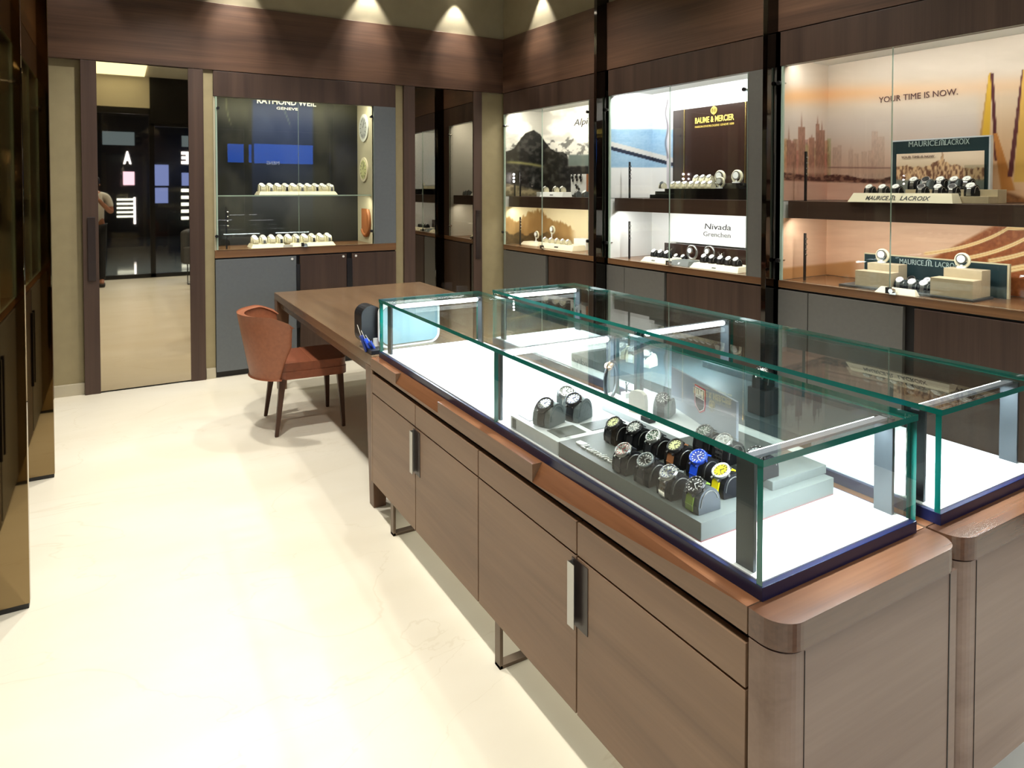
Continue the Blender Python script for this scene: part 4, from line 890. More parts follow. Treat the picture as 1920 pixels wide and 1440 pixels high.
for k, (dx, hh, c_) in enumerate(((-.075, .12, 'blue_dark'), (-.055, .10, 'blue'), (-.035, .085, 'blue_dark'))):
    t = thing('screwdriver', ('dark blue', 'bright blue', 'short dark blue')[k]+' handled screwdriver leaning on the open tool case', 'screwdriver', (1.13+dx, 3.235-.012*k, ZTB), 0)
    T = Matrix.Rotation(R(-18-6*k), 4, 'Y')
    MB().cyl((0, 0, .003), .008, hh*.7, c_, 12, T=T, r2=.010).build('handle', t); MB().cyl((0, 0, .003+hh*.7), .002, hh*.5, 'chrome', 8, T=T).build('shaft', t)
box_thing('loupe_tray', 'small black tray with bright parts beside the screwdrivers', 'tray', 1.055, 1.12, 3.16, 3.24, ZTB, ZTB+.02, 'black_nylon')
for k, (px, py) in enumerate(((838, 553), (866, 556))):
    p = PZ(px, py, ZTB); t = thing('card_holder', ('left', 'right')[k]+' one of two clear acrylic card holders on the table', 'card holder', (p[0], p[1], ZTB), R(-20))
    MB().box(-.04, .04, 0, .003, 0, .095 if k == 0 else .08, 'acrylic').build('panel', t); MB().box(-.04, .04, -.03, .003, 0, .004, 'acrylic').build('foot', t)

# ================================================================== GOODS IN THE WALL SHOWCASES
def mini_watch_mesh(strap, case, dial, k=.85):
    mb = strap_mb(strap, k, .020); T = dialT(k, tilt=42); r = .021*k
    mb.cyl((0, 0, -.005*k), r, .008*k, case, 16, T=T); mb.cyl((0, 0, .003*k), r*.84, .0012*k, dial, 16, T=T)
    mb.box(0, r*.6, -.0008, .0008, .0043*k, .005*k, 'dark_ink', T=T).box(0, r*.1, -.0008, r*.5, .0043*k, .005*k, 'dark_ink', T=T).cyl((0, r*1.0, 0), .003*k, .004*k, case, 8, 'y', T=T)
    return mb.mesh('wrist_watch')
MW = {}
def mini(Mx, s, d, z, label, kind=('cream_fabric', 'steel', 'white_dial'), cuff='cream_fabric', group=None, rz=0, k=.85, cushion_too=True):
    key = (kind, k)
    if key not in MW: MW[key] = mini_watch_mesh(*kind, k)
    Mt = Mx @ Matrix.Translation((s, d, z)) @ Matrix.Rotation(-PI/2+rz, 4, 'Z')
    o = bpy.data.objects.new('wrist_watch', MW[key]); COL.objects.link(o); o.matrix_world = Mt; tag(o, label, 'watch', group)
    if cushion_too:
        ck = (cuff, k)
        if ck not in MW: MW[ck] = cushion_mesh(cuff, wd=.046, k=k).mesh('watch_cushion')
        c = bpy.data.objects.new('watch_cushion', MW[ck]); COL.objects.link(c); c.matrix_world = Mt; tag(c, 'cushion of the '+' '.join(label.split()[:12]), 'watch cushion')
    return o
def at(Mx, px, py, d): return WP(Mx, px, py, d)[0]
def wedge(Mx, s0, s1, d0, z, depth, h, m, label, name='sign_tray', front=None, cat='tray', plain=None):
    """low tray with a sloping front face"""
    t = thing(name, label, cat, matrix=Mx @ Matrix.Translation((s0, d0, z)))
    L_ = s1-s0; vs = [(0, 0, 0), (L_, 0, 0), (L_, depth, 0), (0, depth, 0), (.018, .03, h), (L_-.018, .03, h), (L_-.018, depth, h), (.018, depth, h)]
    MB().add(vs, [(0, 3, 2, 1), (4, 5, 6, 7), (0, 1, 5, 4), (2, 3, 7, 6), (1, 2, 6, 5), (3, 0, 4, 7)], m).build('tray_body', t, bevel=.001)
    if front and not front[0]:
        sl = math.atan2(h, .03); MB().box(0, front[3], 0, front[1], 0, .0008, front[2], T=Matrix.Translation(((L_-front[3])/2, .009, h*.32)) @ Matrix.Rotation(sl, 4, 'X')).build('name_plate', t)
    elif front:
        body, size, col_, wd = front; sl = math.atan2(h, .03)
        text(t, body, size, col_, None, name='tray_lettering', width=wd, T=Matrix.Translation(((L_-wd)/2, .006, h*.28-.0005)) @ Matrix.Rotation(sl, 4, 'X') @ Matrix.Translation((0, 0, .0008)), shear=.1)
    return t
ORD = ['first', 'second', 'third', 'fourth', 'fifth', 'sixth', 'seventh', 'eighth', 'ninth', 'tenth', 'eleventh']
K_ST = ('steel', 'steel', 'white_dial'); K_BL = ('rubber', 'steel', 'white_dial'); K_CR = ('cream_fabric', 'steel', 'silver_dial'); K_BK = ('rubber', 'steel', 'black_dial'); K_SB = ('steel', 'steel', 'black_dial')
def mlogo(parent, x, z, h, m, T=None):
    """arched double-m emblem built of bars"""
    T = T or Matrix.Identity(4); mb = MB()
    for i in range(3):
        mb.prism([(x+i*h*.36, z), (x+i*h*.36+h*.16, z), (x+i*h*.36+h*.16, z+h*.8), (x+i*h*.36, z+h*.8)], -.0012, 0, m, 'y', T=T)
    mb.tube([(x+h*.08+h*.72*t_, -.0006, z+h*(.8+.2*math.sin(t_*PI))) for t_ in np.linspace(0, 1, 9)], h*.07, m, 5, T=T)
    mb.box(x-h*.22, x+h*.08, -.0012, 0, z, z+h*.10, m, T=T).box(x+h*.80, x+h*1.1, -.0012, 0, z, z+h*.10, m, T=T)
    return mb.build('emblem', parent)
# ---- corner showcase, upper shelf
z1 = 1.4785
s = [at(MR, x, 355, .10) for x in (1018, 1060)]; wedge(MR, s[0], s[1], .06, z1, .12, .045, 'white', 'white sloping sign tray with small watches in the corner showcase', front=('', .008, 'grey_ink', .05))
for i, px in enumerate((1023, 1042, 1055)): mini(MR, at(MR, px, 352, .13), .13, z1+.0455, 'steel watch, %s from left on the white sign tray before the mountain print' % ORD[i], K_ST, 'cream_fabric', k=.8)
o = MB().box(-.03, .03, -.03, .03, 0, .045, 'white').build('white_cube', matrix=MR @ Matrix.Translation((at(MR, 1011, 362, .08), .10, z1)), bevel=.001); tag(o, 'small white cube left of the white sign tray before the mountain print', 'cube')
t = thing('watch_board', 'white upright board with brown side carrying four black watches before the mountain print', 'display board', matrix=MR @ Matrix.Translation((at(MR, 1064, 330, .24), .28, z1+.02)))
wb = at(MR, 1093, 330, .22)-at(MR, 1064, 330, .22)
MB().box(0, wb, 0, .02, 0, .19, 'white').build('board_panel', t, bevel=.001); MB().box(wb, wb+.03, 0, .03, 0, .19, 'tan').build('side_block', t, bevel=.001); MB().box(-.02, wb+.03, -.06, .04, -.02, 0, 'black').build('base', t, bevel=.001)
for i, (x_, z_, a_) in enumerate(((.04, .16, 0), (.10, .165, 0), (.16, .16, 0), (.11, .07, .9))):
    T = Matrix.Translation((x_, -.006, z_)) @ Matrix.Rotation(PI/2, 4, 'X') @ Matrix.Rotation(a_, 4, 'Z')
    MB().box(-.010, .010, -.04, .04, 0, .004, 'rubber', T=T).cyl((0, 0, 0), .019, .009, 'steel', 18, T=T).cyl((0, 0, .009), .015, .001, 'black_dial', 18, T=T).build('mounted_watch', t)
for i, px in enumerate((1083, 1098)): mini(MR, at(MR, px, 358, .12), .12, z1, ('steel', 'pale')[i]+' watch at the right end of the shelf before the mountain print', (K_SB, K_ST)[i], 'grey_fabric', k=.9)
t = thing('spot_pole', 'thin black pole with three small bright lamps before the mountain print', 'lamp', matrix=MR @ Matrix.Translation((at(MR, 965, 330, .1), .10, z1)))
MB().box(-.008, .008, -.006, .006, 0, .22, 'black').build('pole', t)
for i in range(3): MB().lathe((0, -.010, .20-.035*i+.02), [(0, -.011), (.008, -.007), (.010, 0), (.008, .007), (0, .011)], 'spark', 12).build('lamp_head', t)
# ---- corner showcase, lower part
z1 = .9905
s = [at(MR, x, 455, .22) for x in (984, 1016)]; wedge(MR, s[0], s[1], .16, z1, .14, .03, 'cream_card', 'low cream tray at left below the forest print')
def round_stand(Mx, s_, d_, z_, h, label, k=1.0):
    t = thing('watch_ring_stand', label, 'stand', matrix=Mx @ Matrix.Translation((s_, d_, z_)))
    MB().cyl((0, 0, 0), .022*k, .008, 'white', 18).cyl((0, 0, .008), .006, h-.03, 'white', 10).build('stem', t)
    MB().tube([(.030*k*math.cos(a), .01, h+.032*k*math.sin(a)) for a in np.linspace(0, 2*PI, 21)[:-1]], .008*k, 'cream_fabric', 6, closed=True).build('ring', t)
    MB().cyl((0, -.008, h+.008*k), .024*k, .010, 'steel', 20, 'y').cyl((0, -.0095, h+.008*k), .019*k, .002, 'white_dial', 20, 'y').build('watch_head', t)
round_stand(MR, at(MR, 1005, 440, .24), .24, z1+.0305, .07, 'white round watch stand on the low cream tray below the forest print')
s = [at(MR, x, 460, .12) for x in (1014, 1076)]; t = wedge(MR, s[0], s[1], .10, z1, .16, .048, 'cream_card', 'long cream box tray with five watches below the forest print', front=('', .014, 'dark_ink', .06))
for i, px in enumerate((1023, 1034, 1045, 1056, 1066)): mini(MR, at(MR, px, 448, .16), .16, z1+.0485, 'white watch, %s of five on the long cream box below the forest print' % ORD[i], K_CR, 'cream_fabric', k=.75)
round_stand(MR, at(MR, 1033, 430, .30), .31, z1, .155, 'tall white round watch stand behind the long cream box', 1.15)
o = MB().box(-.09, .09, -.05, .05, 0, .10, 'white').build('white_block', matrix=MR @ Matrix.Translation((at(MR, 1092, 450, .3), .32, z1)), bevel=.001); tag(o, 'white block at the right end below the forest print', 'block')
# ---- sea showcase, upper shelf
z1 = 1.4785; s0 = at(MR, 1222, 360, .1); s1 = 2.955
t = thing('stepped_riser', 'black stepped riser carrying the cream watch cuffs before the sea print', 'riser', matrix=MR @ Matrix.Translation((s0, .08, z1)))
L_ = s1-s0; a_ = at(MR, 1232, 350, .1)-s0
MB().prism([(0, 0), (L_, 0), (L_, .075), (a_+.1, .075), (a_+.1, .055), (a_, .055), (a_, .03), (0, .03)], 0, .17, 'black_gloss', 'y').build('front_steps', t, bevel=.001)
MB().box(a_+.15, L_, .17, .34, 0, .115, 'black_gloss').build('rear_step', t, bevel=.001)
q0 = WP(MR, 1262, 208, .44); q1 = WP(MR, 1401, 189, .44)
t = thing('name_board', 'tall dark brown board with gold lettering and emblem behind the cream cuffs', 'sign board', matrix=MR @ Matrix.Translation((q0[0], .44, z1)))
wd = min(q1[0], 2.955)-q0[0]; hb = q0[1]-z1
MB().box(0, wd, 0, .02, 0, hb, 'board_brown').build('board_panel', t, bevel=.001)
for x_ in (at(MR, 1283, 280, .44)-q0[0], wd-.012): MB().box(x_-.003, x_+.003, -.004, 0, 0, hb, 'gold').build('gold_strip', t)
sx, sz = WP(MR, 1303, 234, .438); ex, ez = WP(MR, 1376, 222, .438)
text(t, 'BAUME & MERCIER', .062, 'gold_ink', (sx-q0[0], -.003, (sz+ez)/2-z1), name='gold_lettering', width=ex-sx, bold=.0015)
text(t, "MAISON D'HORLOGERIE GENEVE 1830", .022, 'gold_ink', (sx-q0[0], -.003, (sz+ez)/2-z1-.035), name='small_lettering', width=ex-sx)
ex_, ez_ = WP(MR, 1339, 207, .438); Te2 = Matrix.Translation((ex_-q0[0], -.004, ez_-z1))
mb = MB().tube([(.026*math.cos(a), 0, .026*math.sin(a)) for a in np.linspace(0, 2*PI, 25)[:-1]], .005, 'gold_ink', 6, T=Te2, closed=True).box(-.002, .002, -.003, .003, -.037, .037, 'gold_ink', T=Te2).tube([(.012*math.cos(a), 0, .022*math.sin(a)) for a in np.linspace(0, 2*PI, 17)[:-1]], .002, 'gold_ink', 5, T=Te2, closed=True); mb.build('gold_emblem', t)
for i, px in enumerate((1241, 1262, 1273, 1285, 1297, 1308, 1320, 1332)): mini(MR, at(MR, px, 340, .13), .14, z1+(.0755 if i else .0755), 'cream strapped watch, %s in the front row before the sea print' % ORD[i], (K_CR if i else K_SB), k=.8)
for i, px in enumerate((1268, 1281, 1294, 1306, 1318, 1330)): mini(MR, at(MR, px, 330, .2), .215, z1+.0755, 'cream strapped watch, %s in the middle row before the sea print' % ORD[i], K_CR, k=.8)
for i, px in enumerate((1306, 1318, 1330)): mini(MR, at(MR, px, 315, .32), .33, z1+.1155, 'cream strapped watch, %s in the top row before the brown board' % ORD[i], K_CR, k=.95)
for i, (px, h_) in enumerate(((1347, .045), (1379, .045))): round_stand(MR, at(MR, px, 322, .32), .33, z1+.1155, h_, ('white ring stand left of the last one', 'white round watch stand, rightmost')[i]+' on the top step before the brown board', 1.3)
round_stand(MR, at(MR, 1349, 342, .13), .13, z1+.0765, .043, 'white round watch stand at the right of the front row before the brown board', 1.0)
for i in range(2):
    o = MB().lathe((0, 0, 0), [(0, -.008), (.006, -.005), (.008, 0), (.006, .005), (0, .008)], 'spark', 12).build('spot_lamp', matrix=MR @ Matrix.Translation((at(MR, 1283, 300, .42), .41, z1+.19-.036*i))); tag(o, ('upper', 'lower')[i]+' tiny bright lamp on the gold strip of the brown board', 'lamp')
# ---- sea showcase, lower part
z1 = .9905
q0 = WP(MR, 1257, 455, .42); q1 = WP(MR, 1398, 463, .42)
t = thing('name_board', 'white hanging board with dark lettering in the bright lower compartment', 'sign board', matrix=MR @ Matrix.Translation((q0[0], .42, 0)))
MB().box(0, min(q1[0], 2.96)-q0[0], 0, .012, 1.125, 1.370, 'white').build('board_panel', t, bevel=.001)
sx, sz = WP(MR, 1320, 429, .418); ex, _ = WP(MR, 1369, 429, .418); text(t, 'Nivada', .062, 'grey_ink', (sx-q0[0], -.002, sz), name='lettering', width=ex-sx, shear=.1)
sx, sz = WP(MR, 1318, 441, .418); ex, _ = WP(MR, 1369, 441, .418); text(t, 'Grenchen', .05, 'silver_ink', (sx-q0[0], -.002, sz-.005), name='pale_lettering', width=ex-sx)
q0 = WP(MR, 1249, 460, .40); t = thing('backdrop_strip', 'low dark brown backdrop strip behind the watches in the bright lower compartment', 'display board', matrix=MR @ Matrix.Translation((q0[0], .38, z1)))
MB().box(0, 2.96-q0[0], 0, .012, 0, .125, 'board_brown').build('board_panel', t, bevel=.001)
s = [at(MR, x, 490, .12) for x in (1213, 1258)]; wedge(MR, s[0], s[1], .05, z1, .2, .035, 'cream_card', 'left cream wedge tray in the bright lower compartment', front=('', .010, 'tray_grey', .035))
s = [at(MR, x, 500, .12) for x in (1264, 1302)]; wedge(MR, s[0], s[1], .05, z1, .16, .035, 'tray_grey', 'dark grey wedge block with a pale shield between the cream trays', front=('', .016, 'white_ink', .014))
s = [at(MR, x, 505, .12) for x in (1305, 1396)]; wedge(MR, s[0], s[1], .05, z1, .2, .035, 'cream_card', 'right cream wedge tray in the bright lower compartment', front=('', .010, 'tray_grey', .035))
for i, px in enumerate((1228, 1240, 1252)): mini(MR, at(MR, px, 474, .14), .14, z1+.0355, 'black strapped watch, %s on the left cream wedge tray' % ORD[i], K_BL, 'black_fabric', k=.85)
for i, px in enumerate((1268, 1281)): mini(MR, at(MR, px, 474, .28), .29, z1, 'black strapped watch, %s behind the dark wedge block' % ORD[i], K_BL, 'black_fabric', k=.85)
for i, px in enumerate((1322, 1337, 1353, 1368, 1382)): mini(MR, at(MR, px, 487, .14), .14, z1+.0355, 'black strapped watch, %s on the right cream wedge tray' % ORD[i], K_BL, 'black_fabric', k=.9)
for i, px in enumerate((1296, 1318)):
    t = thing('ring_stand', ('left', 'right')[i]+' large silver ring stand with a watch in the bright lower compartment', 'stand', matrix=MR @ Matrix.Translation((at(MR, px, 470, .24), .25+.06*i, z1)))
    MB().box(-.045, .045, -.03, .03, 0, .03, 'cream_card').build('base', t, bevel=.001)
    MB().tube([(.045*math.cos(a), 0, .085+.05*math.sin(a)) for a in np.linspace(0, 2*PI, 25)[:-1]], .009, 'steel', 6, closed=True).build('ring', t)
    MB().cyl((0, -.03, .10), .024, .012, 'chrome', 20, 'y').cyl((0, -.0315, .10), .019, .002, 'white_dial', 20, 'y').build('watch_head', t)
for i, (px, py) in enumerate(((1257, 462), (1352, 472))):
    o = MB().lathe((0, 0, 0), [(0, 0), (.022, 0), (.030, .03), (.032, .06), (.026, .10), (.0245, .10), (.030, .06), (.028, .03), (.02, .004), (0, .004)], 'acrylic', 20).build('drinking_glass', matrix=MR @ Matrix.Translation((at(MR, px, py, .33), .33, z1))); tag(o, ('left', 'right')[i]+' stemless drinking glass before the dark backdrop strip', 'glass')
# ---- skyline showcase, upper shelf
z1 = 1.4785
q0 = WP(MR, 1672, 264, .36); q1 = WP(MR, 1858, 248, .36)
wd = q1[0]-q0[0]; hb = q0[1]-z1
t = thing('name_board', 'dark teal display board with pale lettering and a small city picture before the skyline print', 'sign board', matrix=MR @ Matrix.Translation((q0[0], .36, z1)))
MB().box(0, wd, 0, .03, 0, hb, 'greycard').build('board_back', t, bevel=.001); MB().box(.008, wd-.008, -.003, 0, .0, hb-.008, 'teal_board').build('board_face', t)
sx, sz = WP(MR, 1703, 273, .355)
tw = WP(MR, 1757, 272, .355)[0]-sx; text(t, 'MAURICE', .044, 'pale_ink', (sx-q0[0], -.005, sz-z1-.008), name='board_lettering', width=tw)
lx = WP(MR, 1771, 270, .355)[0]; text(t, 'LACROIX', .044, 'pale_ink', (lx-q0[0], -.005, sz-z1-.008), name='board_lettering', width=WP(MR, 1817, 268, .355)[0]-lx)
mlogo(t, WP(MR, 1759.5, 270, .355)[0]-q0[0]+.004, sz-z1-.008, .030, 'pale_ink', Matrix.Translation((0, -.004, 0)))
def paint_city(U, Z, px, py):
    g = fbm(px/4, py/4, 8, 4); f = fbm(px/2.5, py/9, 28, 3); c = mixc(C3(214, 190, 160), C3(236, 214, 190), sm(py, 320, 290))
    sk = 318-10*fbm(px/8, px*0, 5, 3)-12*np.exp(-((px-1767)/22)**2)-20*np.exp(-((px-1767)/2.5)**2); m = sm(py, sk-1, sk+1); c = mixc(c, mixc(C3(120, 84, 66), C3(226, 188, 146), sm(f, .35, .65)), m)
    c = mixc(c, C3(120, 130, 126), sm(py, 334, 340)*.9); return c
ps = [WP(MR, 1681, 289, .352)[0], WP(MR, 1846, 281, .352)[0]]; pz = [z1+.03, WP(MR, 1681, 289, .352)[1]]
cp = print_sheet('city_picture', t, MR, [(ps[0], .352), (ps[1], .352)], pz[0], pz[1], .005, paint_city)
cp.location = (-q0[0], -.36, -z1)
text(t, 'YOUR TIME IS NOW', .018, 'brown_ink', (WP(MR, 1690, 297, .35)[0]-q0[0], -.012, WP(MR, 1690, 297, .35)[1]-z1), name='picture_lettering', width=WP(MR, 1752, 297, .35)[0]-WP(MR, 1690, 297, .35)[0])
s = [at(MR, x, 372, .08) for x in (1600, 1797)]
t = wedge(MR, s[0], s[1], .02, z1, .1, .05, 'cream_card', 'cream sloping sign tray with dark lettering before the dark teal display board')
sl = math.atan2(.05, .03); Lw = s[1]-s[0]; TT = lambda x_: Matrix.Translation((x_, .007, .013)) @ Matrix.Rotation(sl, 4, 'X')
text(t, 'MAURICE', .036, 'dark_ink', None, name='tray_lettering', width=Lw*.225, T=TT(Lw*.18), shear=.15, bold=.0005); text(t, 'LACROIX', .036, 'dark_ink', None, name='tray_lettering', width=Lw*.27, T=TT(Lw*.52), shear=.15, bold=.0005)
mlogo(t, 0, 0, .028, 'dark_ink', TT(Lw*.425) @ Matrix.Rotation(-PI/2, 4, 'X'))
t = thing('display_riser', 'low grey riser carrying watches before the dark teal display board', 'riser', matrix=MR @ Matrix.Translation((s[0]+.03, .13, z1)))
MB().box(0, wd+.12, 0, .10, 0, .035, 'greige').box(.18, wd+.12, .10, .20, 0, .07, 'greige').build('riser_body', t, bevel=.001)
FR = [(1631, K_ST), (1656, K_ST), (1681, K_BL), (1729, K_SB), (1760, K_ST), (1787, K_SB)]
for i, (px, kd) in enumerate(FR): mini(MR, at(MR, px, 362, .16), .165, z1+.0355, 'steel watch on a dark cushion, %s in the front row before the teal board' % ORD[i], kd, 'black_fabric', k=.92)
for i, (px, kd) in enumerate(((1712, K_ST), (1735, K_SB), (1762, K_ST), (1788, K_BL), (1812, K_ST))): mini(MR, at(MR, px, 350, .26), .28, z1+.0705, 'watch, %s in the raised rear row before the teal board' % ORD[i], kd, 'grey_fabric' if i % 2 else 'black_fabric', k=1.0)
mini(MR, at(MR, 1826, 352, .2), .18, z1+.0355, 'bright steel watch at the right end of the low grey riser', K_ST, 'black_fabric', k=1.0)
o = MB().box(0, .11, 0, .004, 0, .20, 'acrylic').build('acrylic_card_stand', matrix=MR @ Matrix.Translation((at(MR, 1800, 330, .30), .345, z1))); tag(o, 'clear acrylic card stand before the right half of the teal board', 'card stand')
# ---- skyline showcase, lower part
z1 = .9905
q0 = WP(MR, 1620, 472, .34); q1 = WP(MR, 1893, 490, .34)
t = thing('name_board', 'long low dark teal board with pale lettering on the worktop below the road print', 'sign board', matrix=MR @ Matrix.Translation((q0[0], .34, z1)))
wd = q1[0]-q0[0]; MB().box(0, wd, 0, .02, 0, .178, 'edge_cream').build('board_back', t, bevel=.001); MB().box(.006, wd-.01, -.003, 0, 0, .172, 'teal_board').build('board_face', t)
sx, sz = WP(MR, 1686, 494, .336); text(t, 'MAURICE', .042, 'pale_ink', (sx-q0[0], -.005, sz-z1), name='board_lettering', width=WP(MR, 1731, 496, .336)[0]-sx)
lx, lz = WP(MR, 1753, 500, .336); text(t, 'LACROIX', .042, 'pale_ink', (lx-q0[0], -.005, sz-z1), name='board_lettering', width=WP(MR, 1800, 502, .336)[0]-lx)
mlogo(t, WP(MR, 1736, 496, .336)[0]-q0[0], sz-z1, .034, 'pale_ink', Matrix.Translation((0, -.004, 0)))
s = [at(MR, x, 550, .1) for x in (1578, 1830)]
t = thing('base_slab', 'thin dark slab under the beige riser blocks on the skyline showcase worktop', 'slab', matrix=MR @ Matrix.Translation((s[0], .07, z1)))
MB().box(0, s[1]-s[0], 0, .22, 0, .012, 'tray_dark').build('slab_body', t, bevel=.001); zb2 = z1+.0125
def step_block(px0, px1, d0, d1, h0, h1, label, flip):
    a = at(MR, px0, 535, d0); b_ = at(MR, px1, 535, d0); t = thing('riser_block', label, 'riser', matrix=MR @ Matrix.Translation((a, d0, zb2)))
    MB().box(0, b_-a, 0, (d1-d0)*.5, 0, h0, 'greige').build('front_step', t, bevel=.001); MB().box(.02, b_-a+.0, (d1-d0)*.5, d1-d0, 0, h1, 'greige').build('rear_step', t, bevel=.001)
step_block(1603, 1668, .10, .28, .085, .125, 'left two-step beige riser block on the dark slab', 0)
step_block(1744, 1824, .09, .28, .09, .135, 'right two-step beige riser block on the dark slab', 1)
for i, (px, d_, kd, wds) in enumerate(((1686, .14, K_ST, 'leftmost'), (1709, .12, K_ST, 'front centre'), (1731, .12, K_ST, 'front right'), (1708, .24, K_SB, 'rear centre'), (1738, .25, K_ST, 'rear right'))):
    mini(MR, at(MR, px, 522, d_), d_+.02, zb2, '%s watch of the five between the beige riser blocks' % wds, kd, 'black_fabric', k=.95)
for i, (px, py, d_, z_) in enumerate(((1653, 480, .24, zb2+.1255), (1803, 490, .24, zb2+.1355))):
    round_stand(MR, at(MR, px, py, d_), d_, z_, .04, ('tall round watch stand on the left beige riser block', 'tall round watch stand on the right beige riser block')[i], 1.05)
s = [at(MR, x, 545, .05) for x in (1645, 1722)]; wedge(MR, s[0], s[1], .02, z1, .045, .03, 'cream_card', 'small cream sloping sign in front of the dark slab')
# ---- back showcase: cream trays on the glass shelf and on the worktop
for lv, (z1, pxa, pxb, dd, nm) in enumerate(((1.5005, 484, 632, .10, 'glass shelf'), (1.0505, 470, 628, .08, 'worktop'))):
    py = 350 if lv == 0 else 455; s = [at(MBK, x, py, dd) for x in (pxa, pxb)]; half = s[0]+(s[1]-s[0])*.42
    segs = [(s[0], s[1])] if lv == 0 else [(s[0], half-.01), (half+.01, s[1])]
    for j, (a, b_) in enumerate(segs):
        wedge(MBK, a, b_, dd-.03, z1, .22, .03, 'cream_card', 'cream watch tray on the %s of the dark back showcase%s' % (nm, '' if lv == 0 else (', left one', ', right one')[j]))
    n = 10
    for r_ in range(2):
        for i in range(n):
            sx = s[0]+.045+(s[1]-s[0]-.09)*i/(n-1)
            if lv and abs(sx-half) < .022: sx += .03 if sx > half else -.03
            mini(MBK, sx, dd+.035+.085*r_, z1+.0305, '%s watch from left, %s row, on the %s tray of the back showcase' % (ORD[i], ('front', 'rear')[r_], ('upper', 'lower')[lv]), (K_CR, K_BL, K_CR, K_ST)[(i*3+r_) % 4], 'cream_fabric', k=.88 if r_ == 0 else 1.05)
o = MB().box(-.04, .04, 0, .006, 0, .022, 'white').build('name_block', matrix=MBK @ Matrix.Translation((at(MBK, 540, 460, .03), .022, 1.0505)), bevel=.001); tag(o, 'small white block at the front centre of the back showcase worktop', 'name block')
# ---- left wall showcases: a few pale trays with watches, seen in the bronze fins
for k, (a, b_) in enumerate(((.45, 1.55), (1.75, 2.88), (3.08, 4.2))):
    place = ('nearest the camera', 'in the middle', 'between the bronze fins')[k]
    t = thing('spot_pole', 'thin pole with three bright lamps in the left wall showcase '+place, 'lamp', matrix=ML @ Matrix.Translation((a+.85, .10, 1.4785)))
    MB().box(-.006, .006, -.006, .006, 0, .22, 'black').build('pole', t)
    for i in range(3): MB().lathe((0, -.010, .20-.045*i+.02), [(0, -.011), (.008, -.007), (.010, 0), (.008, .007), (0, .011)], 'spark', 12).build('lamp_head', t)
    for lv, z1 in enumerate((1.4785, .9905)):
        wedge(ML, a+.25, a+.75, .08, z1, .2, .035, 'cream_card', 'cream tray on the %s of the left wall showcase %s' % (('shelf', 'worktop')[lv], place), front=('NORQAIN', .03, 'dark_ink', .22) if k == 1 else None)
        for i in range(5): mini(ML, a+.31+.095*i, .16, z1+.0355, '%s watch on the left wall %s tray, showcase %s' % (ORD[i], ('shelf', 'worktop')[lv], place), K_BL, 'black_fabric', k=.9)

# ================================================================== ENTRANCE, MALL AND PERSON (seen in the mirrors)
YM = 2*(YB+.012)
def mir(px, py, yv): P = PY(px, py, yv); return P[0], YM-yv, P[2]
st('wall_front', MB().box(-1.2, .52, -1.5, -1.44, 2.95, CEIL, 'ceiling').box(.52, 4.6, -1.52, -1.42, 2.70, CEIL, 'mall_dark').box(-1.2, 4.6, -1.5, -1.44, 2.90, 2.96, 'mall_dark').box(3.7, 4.6, -1.5, -1.44, 0, 2.7, 'mall_dark'))
def shop_window(n, x0, x1, ztop):
    o = MB().box(x0, x0+.04, -1.50, -1.44, 0, ztop, 'mall_dark').box(x1-.04, x1, -1.50, -1.44, 0, ztop, 'mall_dark').box(x0, x1, -1.50, -1.44, 0, .07, 'mall_dark').box(x0, x1, -1.50, -1.44, ztop-.05, ztop, 'mall_dark').build('window_%d' % n); struct(o)
    g = MB().box(x0+.04, x1-.04, -1.475, -1.465, .07, ztop-.05, 'glass').build('window_pane', o)
shop_window(1, -.46, .545, 2.90); shop_window(2, .545, 2.1, 2.70); shop_window(3, 2.1, 3.7, 2.70)
struct(MB().box(-14, 16, -13, -1.5, -.1, -.002, 'mall_floor').build('floor_mall')); struct(MB().box(-14, 16, -13.2, -13, 0, 5, 'mall_dark').build('wall_mall')); struct(MB().box(-14, 16, -13, -1.55, 4.6, 4.7, 'mall_dark').build('ceiling_mall'))
o = MB().box(-.42, .44, -1.3, .3, CEIL-.02, CEIL, 's_cove').build('cove_light'); tag(o, 'bright ceiling light panel just inside the shop entrance', 'ceiling light')
YV = 22.0
def lit(name, px0, py0, px1, py1, m, label, cat, yv=YV, depth=.05):
    x0, y0, z0 = mir(px0, py1, yv); x1, _, z1 = mir(px1, py0, yv)
    o = MB().box(min(x0, x1), max(x0, x1), y0-depth, y0, min(z0, z1), max(z0, z1), m).build(name); return tag(o, label, cat)
for ch, px0, px1, py in (('A', 230, 245, 306), ('E', 341, 356, 306)):
    x0, y0, z0 = mir(px0, py, YV); x1 = mir(px1, py, YV)[0]
    t = thing('sign_letter', 'white lit letter %s above the shop opposite, seen in the mirror' % ch, 'sign letter', (max(x0, x1), y0, z0), PI)
    text(t, ch, .46, 's_white', (0, 0, 0), name='letter_face', extrude=.02, width=abs(x1-x0), bold=.02)
lit('advert_screen', 231, 322, 252, 347, 's_pink', 'pink lit screen below the letter A, seen in the mirror', 'screen')
lit('light_poster', 286, 309, 316, 348, 's_lilac', 'upper lilac light poster seen in the mirror', 'poster'); lit('light_poster', 286, 352, 315, 381, 's_lilac', 'lower lilac light poster seen in the mirror', 'poster')
lit('advert_screen', 341, 324, 354, 348, 's_lilac', 'small blue lit screen at the mirror edge', 'screen')
lit('fascia_sign', 192, 248, 252, 271, 's_dim', 'pale wide sign box above the letter A, seen in the mirror', 'sign'); lit('fascia_sign', 341, 255, 356, 275, 's_dim', 'pale small sign box above the letter E, seen in the mirror', 'sign')
for k in range(5): lit('product_shelf', 219, 372+k*8, 251, 376+k*8, 's_shelf', '%s lit product shelf down below the letter A, seen in the mirror' % ORD[k], 'shelf')
